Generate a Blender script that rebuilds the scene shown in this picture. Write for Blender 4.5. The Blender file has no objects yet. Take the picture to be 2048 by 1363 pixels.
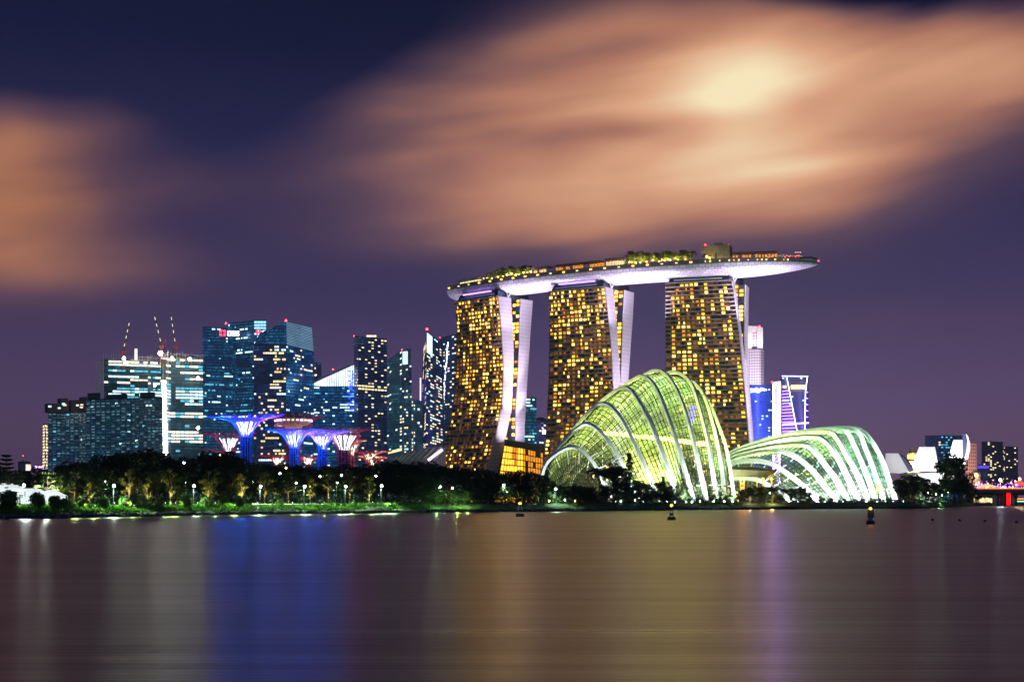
import bpy, math, random
from mathutils import Vector, Matrix
random.seed(11)
sc = bpy.context.scene
COL = sc.collection
R = math.radians
F, HOR, EYE = 2844.4, 1002.0, 4.0          # focal length and horizon in photo pixels, eye height in metres


def P(px, py, D):
    return Vector(((px - 1024) / F * D, D, EYE - (py - HOR) / F * D))


def XX(px, D):
    return (px - 1024) / F * D


def ZZ(py, D):
    return EYE - (py - HOR) / F * D


# ---------------------------------------------------------------- camera
cam = bpy.data.cameras.new('camera')
cam.lens, cam.sensor_width = 50, 36
cam.shift_y = (HOR - 681.5) / 2048
cam.clip_start, cam.clip_end = 0.5, 30000
co = bpy.data.objects.new('camera', cam)
co.location = (0, 0, EYE)
co.rotation_euler = (R(90), 0, 0)
COL.objects.link(co)
sc.camera = co
sc.view_settings.view_transform = 'Standard'
sc.view_settings.look = 'None'
sc.view_settings.exposure = 0.0
sc.view_settings.gamma = 1
sc.cycles.max_bounces = 6
sc.cycles.diffuse_bounces = 2
sc.cycles.glossy_bounces = 3
sc.cycles.transparent_max_bounces = 24
sc.cycles.sample_clamp_indirect = 4
sc.cycles.use_denoising = True


# ---------------------------------------------------------------- node maths
class S:
    """a float socket with operators that add Math nodes"""
    def __init__(s, t, k):
        s.t, s.k = t, k

    def m(s, op, *o, clamp=False):
        n = s.t.nodes.new('ShaderNodeMath')
        n.operation, n.use_clamp = op, clamp
        for i, v in enumerate((s,) + o):
            if isinstance(v, S):
                s.t.links.new(v.k, n.inputs[i])
            else:
                n.inputs[i].default_value = v
        return S(s.t, n.outputs[0])

    def __add__(s, o): return s.m('ADD', o)
    def __sub__(s, o): return s.m('SUBTRACT', o)
    def __mul__(s, o): return s.m('MULTIPLY', o)
    def __truediv__(s, o): return s.m('DIVIDE', o)


def node(t, typ, ins=None, **kw):
    n = t.nodes.new(typ)
    for k, v in kw.items():
        setattr(n, k, v)
    for k, v in (ins or {}).items():
        if isinstance(v, S):
            t.links.new(v.k, n.inputs[k])
        elif hasattr(v, 'is_output'):
            t.links.new(v, n.inputs[k])
        else:
            n.inputs[k].default_value = v
    return n


def ramp(t, fac, stops):
    n = t.nodes.new('ShaderNodeValToRGB')
    t.links.new(fac.k if isinstance(fac, S) else fac, n.inputs[0])
    e = n.color_ramp.elements
    while len(e) > 1:
        e.remove(e[-1])
    e[0].position, e[0].color = stops[0][0], tuple(stops[0][1]) + (1,)
    for p, c in stops[1:]:
        q = e.new(p)
        q.color = tuple(c) + (1,)
    return n.outputs[0]


def lin(*c):
    return tuple(((v / 255) / 12.92 if v <= 10 else ((v / 255 + .055) / 1.055) ** 2.4) for v in c)


def comb(t, x, y, z=0.0):
    return node(t, 'ShaderNodeCombineXYZ', {0: x, 1: y, 2: z}).outputs[0]


def mixc(t, fac, a, b):
    n = t.nodes.new('ShaderNodeMix')
    n.data_type = 'RGBA'
    for i, v in ((0, fac), (6, a), (7, b)):
        if isinstance(v, S):
            t.links.new(v.k, n.inputs[i])
        elif hasattr(v, 'is_output'):
            t.links.new(v, n.inputs[i])
        elif isinstance(v, (int, float)):
            n.inputs[i].default_value = v
        else:
            n.inputs[i].default_value = tuple(v) + (1,)
    return n.outputs[2]


# ---------------------------------------------------------------- night sky with city-lit drifting clouds
w = bpy.data.worlds.new('World')
sc.world = w
w.use_nodes = True
t = w.node_tree
t.nodes.clear()
d = node(t, 'ShaderNodeSeparateXYZ', {0: node(t, 'ShaderNodeTexCoord').outputs['Generated']})
dx, dy, dz = (S(t, o) for o in d.outputs)
az = dx.m('ARCTAN2', dy)
el = dz.m('ARCSINE')


def noise(t, vec, scale, detail=3, rough=.5, dist=0.0):
    n = node(t, 'ShaderNodeTexNoise', {'Vector': vec, 'Scale': scale, 'Detail': detail, 'Roughness': rough, 'Distortion': dist})
    return S(t, n.outputs[0])


def blob(px, py, rx, ry, ang, wt, warp):
    ca, sa = math.cos(R(ang)), math.sin(R(ang))
    a0, e0 = math.atan((px - 1024) / F), math.atan((HOR - py) / F)
    u = (az - a0) + warp * .05
    v = (el - e0) + warp * .035
    p = (u * ca + v * sa) * (F / rx)
    q = (v * ca - u * sa) * (F / ry)
    return (p * p + q * q).m('MULTIPLY', -1).m('EXPONENT') * wt


ca, sa = math.cos(R(8)), math.sin(R(8))
q1, q2 = az * ca + el * sa, el * ca - az * sa
n1 = noise(t, comb(t, q1 * 2.6, q2 * 14), 1.0, 3, .5, .5)       # long streaks
n2 = noise(t, comb(t, q1 * 7 + 3.0, q2 * 22), 1.0, 2, .5, .2)
warp = noise(t, comb(t, az * 6 + 9.0, el * 8), 1.0, 2) - .5
G = None
for b in [(1400, 190, 440, 145, 4, .34), (1465, 215, 330, 170, 0, .14), (960, 140, 290, 60, 13, .24), (960, 275, 280, 60, 8, .24), (1200, 360, 420, 90, 4, .30),
          (1980, 210, 230, 120, 2, .34), (1180, 455, 470, 60, 2, .20), (1650, 340, 230, 105, 4, .30), (1860, 60, 300, 60, 2, .16),
          (-30, 450, 190, 110, 2, .42), (60, 300, 210, 75, 8, .22), (80, 570, 270, 60, 0, .20), (330, 390, 230, 60, 6, .09), (1800, 640, 380, 45, -6, .05), (700, 20, 160, 30, 5, .05)]:
    g = blob(*b, warp)
    G = g if G is None else G + g
far = (el - .36).m('MULTIPLY', 7, clamp=True)                # cloud above the picture
G = G + far * .04
dark = blob(1290, 262, 230, 26, 4, .34, warp) + blob(1830, 38, 230, 45, -3, .4, warp) + blob(1560, 8, 200, 24, 0, .2, warp) + blob(430, 130, 420, 130, 6, .2, warp)
core = blob(1475, 185, 120, 95, 0, .30, warp) + blob(1475, 200, 270, 170, 0, .27, warp)
dens = (core + G * (n1 * 1.85 + .09) + (n2 - .5) * G * .9 - dark * .75).m('MAXIMUM', 0.0)
base = ramp(t, el * 2.6, [(0, lin(128, 98, 122)), (.07, lin(114, 88, 122)), (.18, lin(97, 77, 118)), (.36, lin(64, 57, 96)), (.56, lin(36, 40, 80)), (.80, lin(9, 17, 47)), (1, lin(7, 11, 35))])
leftd = (az * -2.2 + .35).m('MULTIPLY', 1, clamp=True)
base = mixc(t, leftd * .35, base, lin(34, 38, 72))
hz = ((az * az * 5).m('MULTIPLY', 1, clamp=True)) * ((el * -6 + 1.3).m('MULTIPLY', 1, clamp=True))
base = mixc(t, hz * .5, base, lin(92, 72, 90))
cloud = ramp(t, dens * .88, [(0, lin(74, 58, 88)), (.16, lin(124, 90, 96)), (.36, lin(196, 134, 108)), (.60, lin(234, 176, 138)), (.92, lin(255, 236, 194))])
orange = blob(0, 450, 260, 170, 0, 1.0, warp)
cloud = mixc(t, orange * .75, cloud, ramp(t, dens, [(0, lin(90, 62, 80)), (.35, lin(148, 96, 74)), (.8, lin(232, 150, 84)), (1, lin(255, 180, 100))]))
dens = dens + blob(1330, 330, 640, 240, 0, .055, warp) + blob(60, 430, 360, 210, 0, .07, warp) + blob(1350, 530, 820, 120, -2, .035, warp)
fac = (dens * -3.6).m('EXPONENT') * -1 + 1
sky = mixc(t, fac, base, cloud)
back = (dy * -2.0).m('MULTIPLY', 1, clamp=True)              # bluer sky added behind the camera for the glass to reflect
sky = mixc(t, back, sky, lin(52, 86, 124))
# a trace of the physical sky, sun far below the horizon
nis = node(t, 'ShaderNodeTexSky', sky_type='NISHITA', sun_disc=False, sun_elevation=R(-8), sun_rotation=R(200))
add = t.nodes.new('ShaderNodeAddShader')
t.links.new(node(t, 'ShaderNodeBackground', {'Color': sky, 'Strength': 1.0}).outputs[0], add.inputs[0])
t.links.new(node(t, 'ShaderNodeBackground', {'Color': nis.outputs[0], 'Strength': .05}).outputs[0], add.inputs[1])
t.links.new(add.outputs[0], node(t, 'ShaderNodeOutputWorld').inputs[0])


# ---------------------------------------------------------------- mesh helpers
class MB:
    def __init__(s):
        s.v, s.f, s.uv, s.mi, s.st = [], [], [], [], []

    def face(s, pts, uv=None, mi=0):
        i = len(s.v)
        s.v.extend(tuple(p) for p in pts)
        s.f.append(tuple(range(i, i + len(pts))))
        s.uv.append(uv)
        s.mi.append(mi)

    def hexa(s, b, tp, mi=0):
        """b, tp: bottom and top rings (same length, counter-clockwise seen from above)"""
        n, i = len(b), len(s.v)
        s.st.append((i, len(s.f)))
        s.v.extend(tuple(p) for p in list(b) + list(tp))
        fs = [tuple(range(i + n - 1, i - 1, -1)), tuple(range(i + n, i + 2 * n))]
        fs += [(i + k, i + (k + 1) % n, i + n + (k + 1) % n, i + n + k) for k in range(n)]
        s.f += fs
        s.uv += [None] * len(fs)
        s.mi += [mi] * len(fs)

    def box(s, c, size, ux=Vector((1, 0, 0)), mi=0, up=Vector((0, 0, 1))):
        c, ux, up = Vector(c), Vector(ux).normalized(), Vector(up).normalized()
        uy = up.cross(ux)
        a, b, h = ux * size[0] / 2, uy * size[1] / 2, up * size[2] / 2
        lo = [c - a - b - h, c + a - b - h, c + a + b - h, c - a + b - h]
        s.hexa(lo, [p + h * 2 for p in lo], mi)

    def bar(s, p, q, wd, ht=None, mi=0):
        """square bar between two points"""
        p, q = Vector(p), Vector(q)
        d = (q - p)
        if d.length < 1e-6:
            return
        d.normalize()
        ref = Vector((0, 0, 1)) if abs(d.z) < .95 else Vector((0, 1, 0))
        a = d.cross(ref).normalized()
        b = a.cross(d)
        a, b = a * wd / 2, b * (ht or wd) / 2
        r0 = [p - a - b, p + a - b, p + a + b, p - a + b]
        s.hexa(r0, [x + (q - p) for x in r0], mi)

    def tube(s, pts, rad, n=6, cap=True, mi=0):
        pts = [Vector(p) for p in pts]
        if not hasattr(rad, '__len__'):
            rad = [rad] * len(pts)
        i0 = len(s.v)
        s.st.append((i0, len(s.f)))
        for k, p in enumerate(pts):
            d = (pts[min(k + 1, len(pts) - 1)] - pts[max(k - 1, 0)]).normalized()
            ref = Vector((0, 0, 1)) if abs(d.z) < .9 else Vector((1, 0, 0))
            a = d.cross(ref).normalized()
            b = d.cross(a)
            for j in range(n):
                th = 2 * math.pi * j / n
                s.v.append(tuple(p + (a * math.cos(th) + b * math.sin(th)) * rad[k]))
        for k in range(len(pts) - 1):
            for j in range(n):
                s.f.append((i0 + k * n + j, i0 + k * n + (j + 1) % n, i0 + (k + 1) * n + (j + 1) % n, i0 + (k + 1) * n + j))
                s.uv.append(None)
                s.mi.append(mi)
        if cap:
            e = i0 + (len(pts) - 1) * n
            for fc in (tuple(range(i0, i0 + n)), tuple(range(e + n - 1, e - 1, -1))):
                s.f.append(fc)
                s.uv.append(None)
                s.mi.append(mi)

    def ball(s, c, r, n=8, m=6, mi=0):
        c = Vector(c)
        rr = r if hasattr(r, '__len__') else (r, r, r)
        pr = [(math.sin(math.pi * k / m), math.cos(math.pi * k / m)) for k in range(m + 1)]
        i0 = len(s.v)
        s.st.append((i0, len(s.f)))
        for (q, z) in pr:
            for j in range(n):
                th = 2 * math.pi * j / n
                s.v.append((c.x + rr[0] * q * math.cos(th), c.y + rr[1] * q * math.sin(th), c.z + rr[2] * z))
        for k in range(m):
            for j in range(n):
                s.f.append((i0 + k * n + j, i0 + (k + 1) * n + j, i0 + (k + 1) * n + (j + 1) % n, i0 + k * n + (j + 1) % n))
                s.uv.append(None)
                s.mi.append(mi)

    def lathe(s, c, prof, n=16, mi=0):
        c = Vector(c)
        i0 = len(s.v)
        s.st.append((i0, len(s.f)))
        for (r, z) in prof:
            for j in range(n):
                th = 2 * math.pi * j / n
                s.v.append((c.x + r * math.cos(th), c.y + r * math.sin(th), c.z + z))
        for k in range(len(prof) - 1):
            for j in range(n):
                s.f.append((i0 + k * n + j, i0 + k * n + (j + 1) % n, i0 + (k + 1) * n + (j + 1) % n, i0 + (k + 1) * n + j))
                s.uv.append(None)
                s.mi.append(mi)

    def grid(s, rows, mi=0, uvs=None):
        nr, nc, i0 = len(rows), len(rows[0]), len(s.v)
        for r in rows:
            s.v.extend(tuple(p) for p in r)
        for a in range(nr - 1):
            for b in range(nc - 1):
                s.f.append((i0 + a * nc + b, i0 + a * nc + b + 1, i0 + (a + 1) * nc + b + 1, i0 + (a + 1) * nc + b))
                s.uv.append([uvs[a][b], uvs[a][b + 1], uvs[a + 1][b + 1], uvs[a + 1][b]] if uvs else None)
                s.mi.append(mi)

    def mesh(s, name, mats, smooth=False):
        me = bpy.data.meshes.new(name)
        me.from_pydata(s.v, [], s.f)
        for m in (mats if isinstance(mats, (list, tuple)) else [mats]):
            me.materials.append(m)
        if any(s.mi):
            me.polygons.foreach_set('material_index', s.mi)
        if any(u for u in s.uv):
            lay = me.uv_layers.new(name='UVMap')
            k = 0
            for fc, u in zip(s.f, s.uv):
                for j in range(len(fc)):
                    if u:
                        lay.data[k].uv = u[j]
                    k += 1
        if smooth:
            me.polygons.foreach_set('use_smooth', [True] * len(me.polygons))
        me.update()
        return me

    def build(s, name, mats, parent=None, smooth=False, kind=None):
        o = bpy.data.objects.new(name, s.mesh(name, mats, smooth))
        COL.objects.link(o)
        if parent:
            adopt(o, parent)
        if kind:
            o['kind'] = kind
        return o


def each(q, name, mats, par, limit=100):
    """every piece collected in q becomes a part of its own"""
    ends = q.st[1:] + [(len(q.v), len(q.f))]
    rest = MB()
    for k, ((v0, f0), (v1, f1)) in enumerate(zip(q.st, ends)):
        m = MB() if k < limit else rest
        o = len(m.v)
        m.v += q.v[v0:v1]
        m.f += [tuple(i - v0 + o for i in f) for f in q.f[f0:f1]]
        m.uv += [None] * (f1 - f0)
        m.mi += q.mi[f0:f1]
        if k < limit:
            m.build(name, mats, par)
    if rest.f:
        rest.build(name, mats, par, kind='stuff')


def adopt(o, par):
    o.parent = par
    o.matrix_parent_inverse = Matrix.Translation(par.location).inverted()


def tag(o, label, cat, group=None):
    o['label'], o['category'] = label, cat
    if group:
        o['group'] = group
    return o


def thing(name, label, cat, loc=(0, 0, 0), group=None):
    o = bpy.data.objects.new(name, None)
    o.location = loc
    o.empty_display_size = .1
    COL.objects.link(o)
    return tag(o, label, cat, group)


def part(name, mesh, par):
    o = bpy.data.objects.new(name, mesh)
    COL.objects.link(o)
    adopt(o, par)
    return o


# ---------------------------------------------------------------- materials
def mat(name):
    m = bpy.data.materials.new(name)
    m.use_nodes = True
    m.node_tree.nodes.clear()
    return m, m.node_tree


def fin(t, sh):
    t.links.new(sh, node(t, 'ShaderNodeOutputMaterial').inputs[0])


def solid(name, col, rough=.6, metal=0.0, var=.25, scale=.4, spec=.5, aniso=(1, 1, 1)):
    m, t = mat(name)
    tc = node(t, 'ShaderNodeTexCoord')
    mp = node(t, 'ShaderNodeMapping', {'Vector': tc.outputs['Object'], 'Scale': aniso})
    n = noise(t, mp.outputs[0], scale, 4, .6)
    lo, hi = tuple(c * (1 - var) for c in col), tuple(min(1, c * (1 + var)) for c in col)
    c = ramp(t, n, [(.3, lo), (.7, hi)])
    b = node(t, 'ShaderNodeBsdfPrincipled', {'Base Color': c, 'Roughness': (n * .3 + (rough - .15)), 'Metallic': metal, 'Specular IOR Level': spec})
    fin(t, b.outputs[0])
    return m


def glow(name, col, strength, var=.0, scale=.5):
    m, t = mat(name)
    if var:
        tc = node(t, 'ShaderNodeTexCoord')
        n = noise(t, tc.outputs['Object'], scale, 2)
        st = n * (2 * var * strength) + (strength * (1 - var))
        e = node(t, 'ShaderNodeEmission', {'Color': tuple(col) + (1,), 'Strength': st})
    else:
        e = node(t, 'ShaderNodeEmission', {'Color': tuple(col) + (1,), 'Strength': strength})
    fin(t, e.outputs[0])
    return m


def facade(name, tint, spandrel, cw, ch, dim, dimst, metal=.55, rough=.25, sp=.28, mull=.06):
    """curtain wall laid out in metres on the UV map: floor bands, mullions, faint glow added to panes and bands"""
    m, t = mat(name)
    uv = node(t, 'ShaderNodeSeparateXYZ', {0: node(t, 'ShaderNodeTexCoord').outputs['UV']})
    u, v = S(t, uv.outputs[0]) / cw, S(t, uv.outputs[1]) / ch
    fu, fv = u.m('FRACT'), v.m('FRACT')
    iu, iv = u.m('FLOOR'), v.m('FLOOR')
    cell = S(t, node(t, 'ShaderNodeTexWhiteNoise', {'Vector': comb(t, iu, iv, 3.0)}, noise_dimensions='3D').outputs[0])
    row = S(t, node(t, 'ShaderNodeTexWhiteNoise', {'Vector': comb(t, iv, 7.0, 1.0)}, noise_dimensions='3D').outputs[0])
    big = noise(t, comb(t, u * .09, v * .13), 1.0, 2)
    band = fv.m('LESS_THAN', sp)
    mul = fu.m('LESS_THAN', mull)
    opaque = band.m('MAXIMUM', mul)
    c = mixc(t, opaque, mixc(t, cell * .6, tint, tuple(x * .45 for x in tint)), spandrel)
    e = (cell * cell) * (row * .8 + .25) * (big * 2.2 - .35).m('MAXIMUM', 0.05) * (opaque * -1 + 1) * dimst + opaque * (dimst * .03)  # weak emission brightens the whole facade, apart from the lit windows
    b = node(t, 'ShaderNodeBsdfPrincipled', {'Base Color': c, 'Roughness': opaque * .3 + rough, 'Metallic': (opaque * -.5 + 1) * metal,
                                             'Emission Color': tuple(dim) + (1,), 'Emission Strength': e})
    fin(t, b.outputs[0])
    return m


M = {}
M['concrete'] = solid('concrete', (.30, .29, .28), .8)
M['dark_metal'] = solid('dark_metal', (.06, .06, .065), .5, .4)
M['steel'] = solid('steel', (.45, .46, .46), .4, .5)
m, t = mat('white_panel')
tc = node(t, 'ShaderNodeTexCoord').outputs['Object']
zz = S(t, node(t, 'ShaderNodeSeparateXYZ', {0: tc}).outputs[2])
seam = (zz / 3.36).m('FRACT').m('LESS_THAN', .12)
n = noise(t, node(t, 'ShaderNodeMapping', {'Vector': tc, 'Scale': (.3, .3, .02)}).outputs[0], 1.0, 4, .6)
pn = S(t, node(t, 'ShaderNodeTexWhiteNoise', {'Vector': comb(t, (zz / 3.36).m('FLOOR'), 2.0)}).outputs[0])
fin(t, node(t, 'ShaderNodeBsdfPrincipled', {'Base Color': mixc(t, seam * .55, mixc(t, n * .5 + pn * .3, (.62, .57, .60), (.78, .74, .76)), (.34, .31, .34)), 'Roughness': .55}).outputs[0])
M['white_panel'] = m
M['white_paint'] = solid('white_paint', (.78, .80, .77), .4, 0, .08, .2)
M['red_paint'] = solid('red_paint', (.22, .04, .03), .5)
M['bark'] = solid('bark', (.11, .075, .05), .9, 0, .4, 3)
M['pale_bark'] = solid('pale_bark', (.25, .20, .15), .9, 0, .35, 3)
M['stone'] = solid('stone', (.12, .11, .10), .9, 0, .5, .8)
M['dark_roof'] = solid('dark_roof', (.05, .05, .06), .7)
M['expo_roof'] = solid('expo_roof', (.34, .26, .34), .5, .2, .15, .1)
M['red_lamp'] = glow('red_lamp', (1, .02, .03), 30)
M['white_lamp'] = glow('white_lamp', (.85, 1, .98), 40)
M['work_lamp'] = glow('work_lamp', (1, .86, .6), 70)
M['warm_lamp'] = glow('warm_lamp', (1, .62, .12), 26)
M['amber_lamp'] = glow('amber_lamp', (1, .42, .03), 22)
M['win_cool'] = glow('window_cool', (.62, .95, 1.0), 1.9, .85, .22)
M['win_teal'] = glow('window_teal', (.12, .62, .85), 1.1, .85, .22)
M['win_warm'] = glow('window_warm', (1, .66, .30), 1.4, .85, .22)
M['win_peach'] = glow('window_peach', (1, .78, .56), 1.6, .85, .22)
M['win_yellow'] = glow('window_yellow', (1, .82, .38), 1.6, .85, .22)
M['win_gold'] = glow('window_gold', (1, .50, .035), 2.7, .45, .5)
M['win_gold_bright'] = glow('window_gold_bright', (1, .62, .10), 5.0, .35, .5)
M['win_amber'] = glow('window_amber', (1, .34, .02), 1.1, .5, .5)
M['led_blue'] = glow('led_blue', (.03, .07, 1), 4)
M['led_ice'] = glow('led_ice', (.50, .58, 1), 9)
M['led_violet'] = glow('led_violet', (.42, .18, 1), 12)
M['sign_white'] = glow('sign_white', (.92, 1, 1), 9)
M['sign_red'] = glow('sign_red', (1, .03, .06), 6)
M['sign_gold'] = glow('sign_gold', (1, .74, .10), 12)


def leaf_mat(name, c1, c2):
    m, t = mat(name)
    g = node(t, 'ShaderNodeNewGeometry')
    n = noise(t, node(t, 'ShaderNodeTexCoord').outputs['Object'], .7, 3)
    rnd = S(t, g.outputs['Random Per Island'])
    c = mixc(t, (n * .9 + rnd * .6 - .25).m('MULTIPLY', 1, clamp=True), c1, c2)
    a = node(t, 'ShaderNodeBsdfPrincipled', {'Base Color': c, 'Roughness': .55, 'Specular IOR Level': .3})
    b = node(t, 'ShaderNodeBsdfTranslucent', {'Color': c})
    mx = node(t, 'ShaderNodeMixShader', {0: .3})
    t.links.new(a.outputs[0], mx.inputs[1])
    t.links.new(b.outputs[0], mx.inputs[2])
    fin(t, mx.outputs[0])
    return m


M['leaf'] = leaf_mat('leaf', (.018, .045, .008), (.06, .10, .018))
M['leaf_dark'] = leaf_mat('leaf_dark', (.008, .024, .006), (.034, .060, .014))
M['leaf_light'] = leaf_mat('leaf_light', (.07, .10, .02), (.15, .16, .035))
M['leaf_bush'] = leaf_mat('leaf_bush', (.05, .13, .012), (.12, .25, .03))
M['grass'] = leaf_mat('grass', (.03, .09, .01), (.07, .17, .02))


def light(kind, loc, power, col, radius=.3, aim=None, size=60, blend=.5, par=None):
    # a POINT is a bare lamp, a SPOT a shaded or focused one
    l = bpy.data.lights.new('lamp_light', kind)
    l.energy, l.color = power, col
    l.shadow_soft_size = radius
    o = bpy.data.objects.new('lamp_light', l)
    o.location = loc
    if kind == 'SPOT':
        l.spot_size, l.spot_blend = R(size), blend
        o.rotation_euler = (Vector(aim) - Vector(loc)).to_track_quat('-Z', 'Y').to_euler()
    COL.objects.link(o)
    if par:
        adopt(o, par)
    return o


# ---------------------------------------------------------------- ground and water
SHORE = [(-400, 1038), (-120, 1037.5), (0, 1037), (120, 1036), (250, 1033.5), (400, 1030), (520, 1028.5), (640, 1027.2), (760, 1026), (830, 1024.5), (960, 1023.6),
         (1100, 1022.6), (1250, 1020.6), (1420, 1018.6), (1600, 1017.6), (1790, 1017), (1850, 1016), (1905, 1013.4), (1955, 1011.4), (2060, 1010.8), (2400, 1010.6)]


def shoreD(px):
    for (a, ya), (b, yb) in zip(SHORE, SHORE[1:]):
        if a <= px <= b:
            y = ya + (yb - ya) * (px - a) / (b - a)
            return EYE * F / (y - HOR)
    return EYE * F / (SHORE[0][1] - HOR) if px < 0 else 1340


def gz(px, off=99):
    """ground height behind the bank"""
    k = min(1, max(0, (px - 650) / 500))
    top = 2.9 + .75 * k
    if px > 1830:
        top -= .9 * min(1, (px - 1830) / 120)
    for (o0, h0), (o1, h1) in zip(PROF, PROF[1:]):
        if o0 <= off <= o1:
            return top * (h0 + (h1 - h0) * (off - o0) / (o1 - o0))
    return top


PROF = [(-1, -.12), (0, 0), (1.2, .26), (5, .42), (11, .66), (18, .88), (26, 1.0), (6000, 1.0)]
rows = []
pxs = []
for (a, ya), (b, yb) in zip(SHORE, SHORE[1:]):
    k = max(2, int((b - a) / 12))
    pxs += [a + (b - a) * i / k for i in range(k)]
rnd = random.Random(5)
jit = [rnd.uniform(-1, 1) for _ in pxs]
for o in (-1, 0, .7, 1.4, 3, 5, 8, 11, 14, 18, 22, 28, 60, 150, 400, 1200, 3500, 9000):
    r = []
    for i, px in enumerate(pxs):
        D = shoreD(px)
        wob = (jit[i] * .8 + math.sin(px * .031) * 2.0 + math.sin(px * .083) * 1.0) if 0 <= o < 30 else 0
        z = gz(px, min(o, 6000)) + (rnd.uniform(-.12, .12) if 1 < o < 26 else 0)
        r.append((XX(px, D + o), D + o + wob * (.4 if o < 2 else 1), z))
    rows.append(r)
g = MB()
g.grid(rows)
m, t = mat('bank_soil')
tc = node(t, 'ShaderNodeTexCoord').outputs['Object']
n = noise(t, tc, .25, 5, .6)
zz = S(t, node(t, 'ShaderNodeSeparateXYZ', {0: tc}).outputs[2])
c = mixc(t, (zz * 1.1 + n * 2.0 - 1.75).m('MULTIPLY', 1, clamp=True), lin(52, 48, 46), ramp(t, n, [(.3, (.016, .05, .008)), (.7, (.045, .11, .018))]))
bp = node(t, 'ShaderNodeBump', {'Height': noise(t, tc, 2.2, 4).k, 'Strength': .8, 'Distance': .4})
fin(t, node(t, 'ShaderNodeBsdfPrincipled', {'Base Color': c, 'Roughness': .9, 'Normal': bp.outputs[0]}).outputs[0])
g.build('ground', m, kind='structure', smooth=True)

m, t = mat('bay_water')
tc = node(t, 'ShaderNodeTexCoord').outputs['Object']
mp1 = node(t, 'ShaderNodeMapping', {'Vector': tc, 'Scale': (.05, .9, 1), 'Rotation': (0, 0, R(1.5))})
mp2 = node(t, 'ShaderNodeMapping', {'Vector': tc, 'Scale': (.22, 4.5, 1), 'Rotation': (0, 0, R(-2))})
h = noise(t, mp1.outputs[0], 1.0, 4, .62, .3) * .7 + noise(t, mp2.outputs[0], 1.0, 3, .6) * .3
bp = node(t, 'ShaderNodeBump', {'Height': h, 'Strength': .62, 'Distance': .10})
mp3 = node(t, 'ShaderNodeMapping', {'Vector': tc, 'Scale': (.012, .10, 1), 'Rotation': (0, 0, R(-3))})
rr = noise(t, mp1.outputs[0], .6, 3) * .12 + noise(t, mp3.outputs[0], 1.0, 3, .6) * .12 + .19
fin(t, node(t, 'ShaderNodeBsdfPrincipled', {'Base Color': (.006, .007, .012, 1), 'Roughness': rr, 'IOR': 1.33, 'Specular Tint': (.38, .25, .36, 1), 'Normal': bp.outputs[0]}).outputs[0])
g = MB()
g.grid([[(x, y, 0) for x in (-9000, -900, 0, 900, 9000)] for y in (-300, 0, 60, 400, 1500, 9500)])
g.build('water', m, kind='structure')


# ---------------------------------------------------------------- lit windows and towers
def windows(par, cells, mats, name='lit_window', n_parts=100, depth=.25, rnd=random):
    """cells: (corner points bl, br, tr, tl, outward normal, material index, area); the largest become parts of their own"""
    if not cells:
        return
    cells = sorted(cells, key=lambda c: -((c[1] - c[0]).length * (c[3] - c[0]).length))
    rest = MB()
    for i, (a, b, c, d, nrm, mi) in enumerate(cells):
        if i < n_parts:
            q = MB()
            q.hexa([a, b, c, d], [p + nrm * depth for p in (a, b, c, d)])
            q.build(name, mats[mi], par)
        else:
            rest.hexa([a, b, c, d], [p + nrm * depth for p in (a, b, c, d)], mi)
    if rest.f:
        rest.build(name, mats, par, kind='stuff')


def bil(c, s, tt):
    bl, br, tr, tl = c
    return (bl * (1 - s) + br * s) * (1 - tt) + (tl * (1 - s) + tr * s) * tt


def cells_on(c, nu, nv, fn, fw=.7, fh=.55, off=.12, v0=0.5):
    """fn(i, j) -> material index or None (or a list of sub-spans)"""
    nrm = (c[1] - c[0]).cross(c[3] - c[0]).normalized()
    out = []
    for j in range(nv):
        for i in range(nu):
            mi = fn(i, j)
            if mi is None:
                continue
            s0, s1 = (i + .5 - fw / 2) / nu, (i + .5 + fw / 2) / nu
            t0, t1 = (j + v0 - fh / 2) / nv, (j + v0 + fh / 2) / nv
            out.append(tuple(bil(c, s, q) + nrm * off for s, q in ((s0, t0), (s1, t0), (s1, t1), (s0, t1))) + (nrm, mi))
    return out


def uvquad(mb, c, mi=0):
    wd = ((c[1] - c[0]).length + (c[2] - c[3]).length) / 2
    hl, hr = (c[3] - c[0]).length, (c[2] - c[1]).length
    mb.face(c, [(0, 0), (wd, 0), (wd, hr), (0, hl)], mi)


def bands(mb, c, n, out=.35, th=.35, skip=None):
    """projecting floor edges across a facade"""
    nrm = (c[1] - c[0]).cross(c[3] - c[0]).normalized()
    for j in range(1, n):
        if skip and skip(j):
            continue
        a, b = bil(c, 0, j / n), bil(c, 1, j / n)
        mb.hexa([a, b, b + nrm * out, a + nrm * out][::-1], [p + Vector((0, 0, th)) for p in [a, b, b + nrm * out, a + nrm * out]][::-1])


def footprint(xl, xc, xr, D, dl, dr):
    """plan of a block seen on its near corner: left, near, right, back"""
    L = Vector((XX(xl, D + dl), D + dl, 0))
    C = Vector((XX(xc, D), D, 0))
    Rr = Vector((XX(xr, D + dr), D + dr, 0))
    return L, C, Rr, L + Rr - C


def pat_office(rnd, rows=.3, run=.6, mis=(0, 1), extra=.04):
    cache = {}

    def fn(i, j):
        if j not in cache:
            if rnd.random() < rows:
                cache[j] = (rnd.random() * 1.0, rnd.uniform(.25, 1.0) * run, rnd.choice(mis))
            else:
                cache[j] = None
        r = cache[j]
        if r and (i * .071 + r[0]) % 1.0 < r[1] and rnd.random() < .88:
            return r[2]
        return rnd.choice(mis) if rnd.random() < extra else None
    return fn


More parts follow.
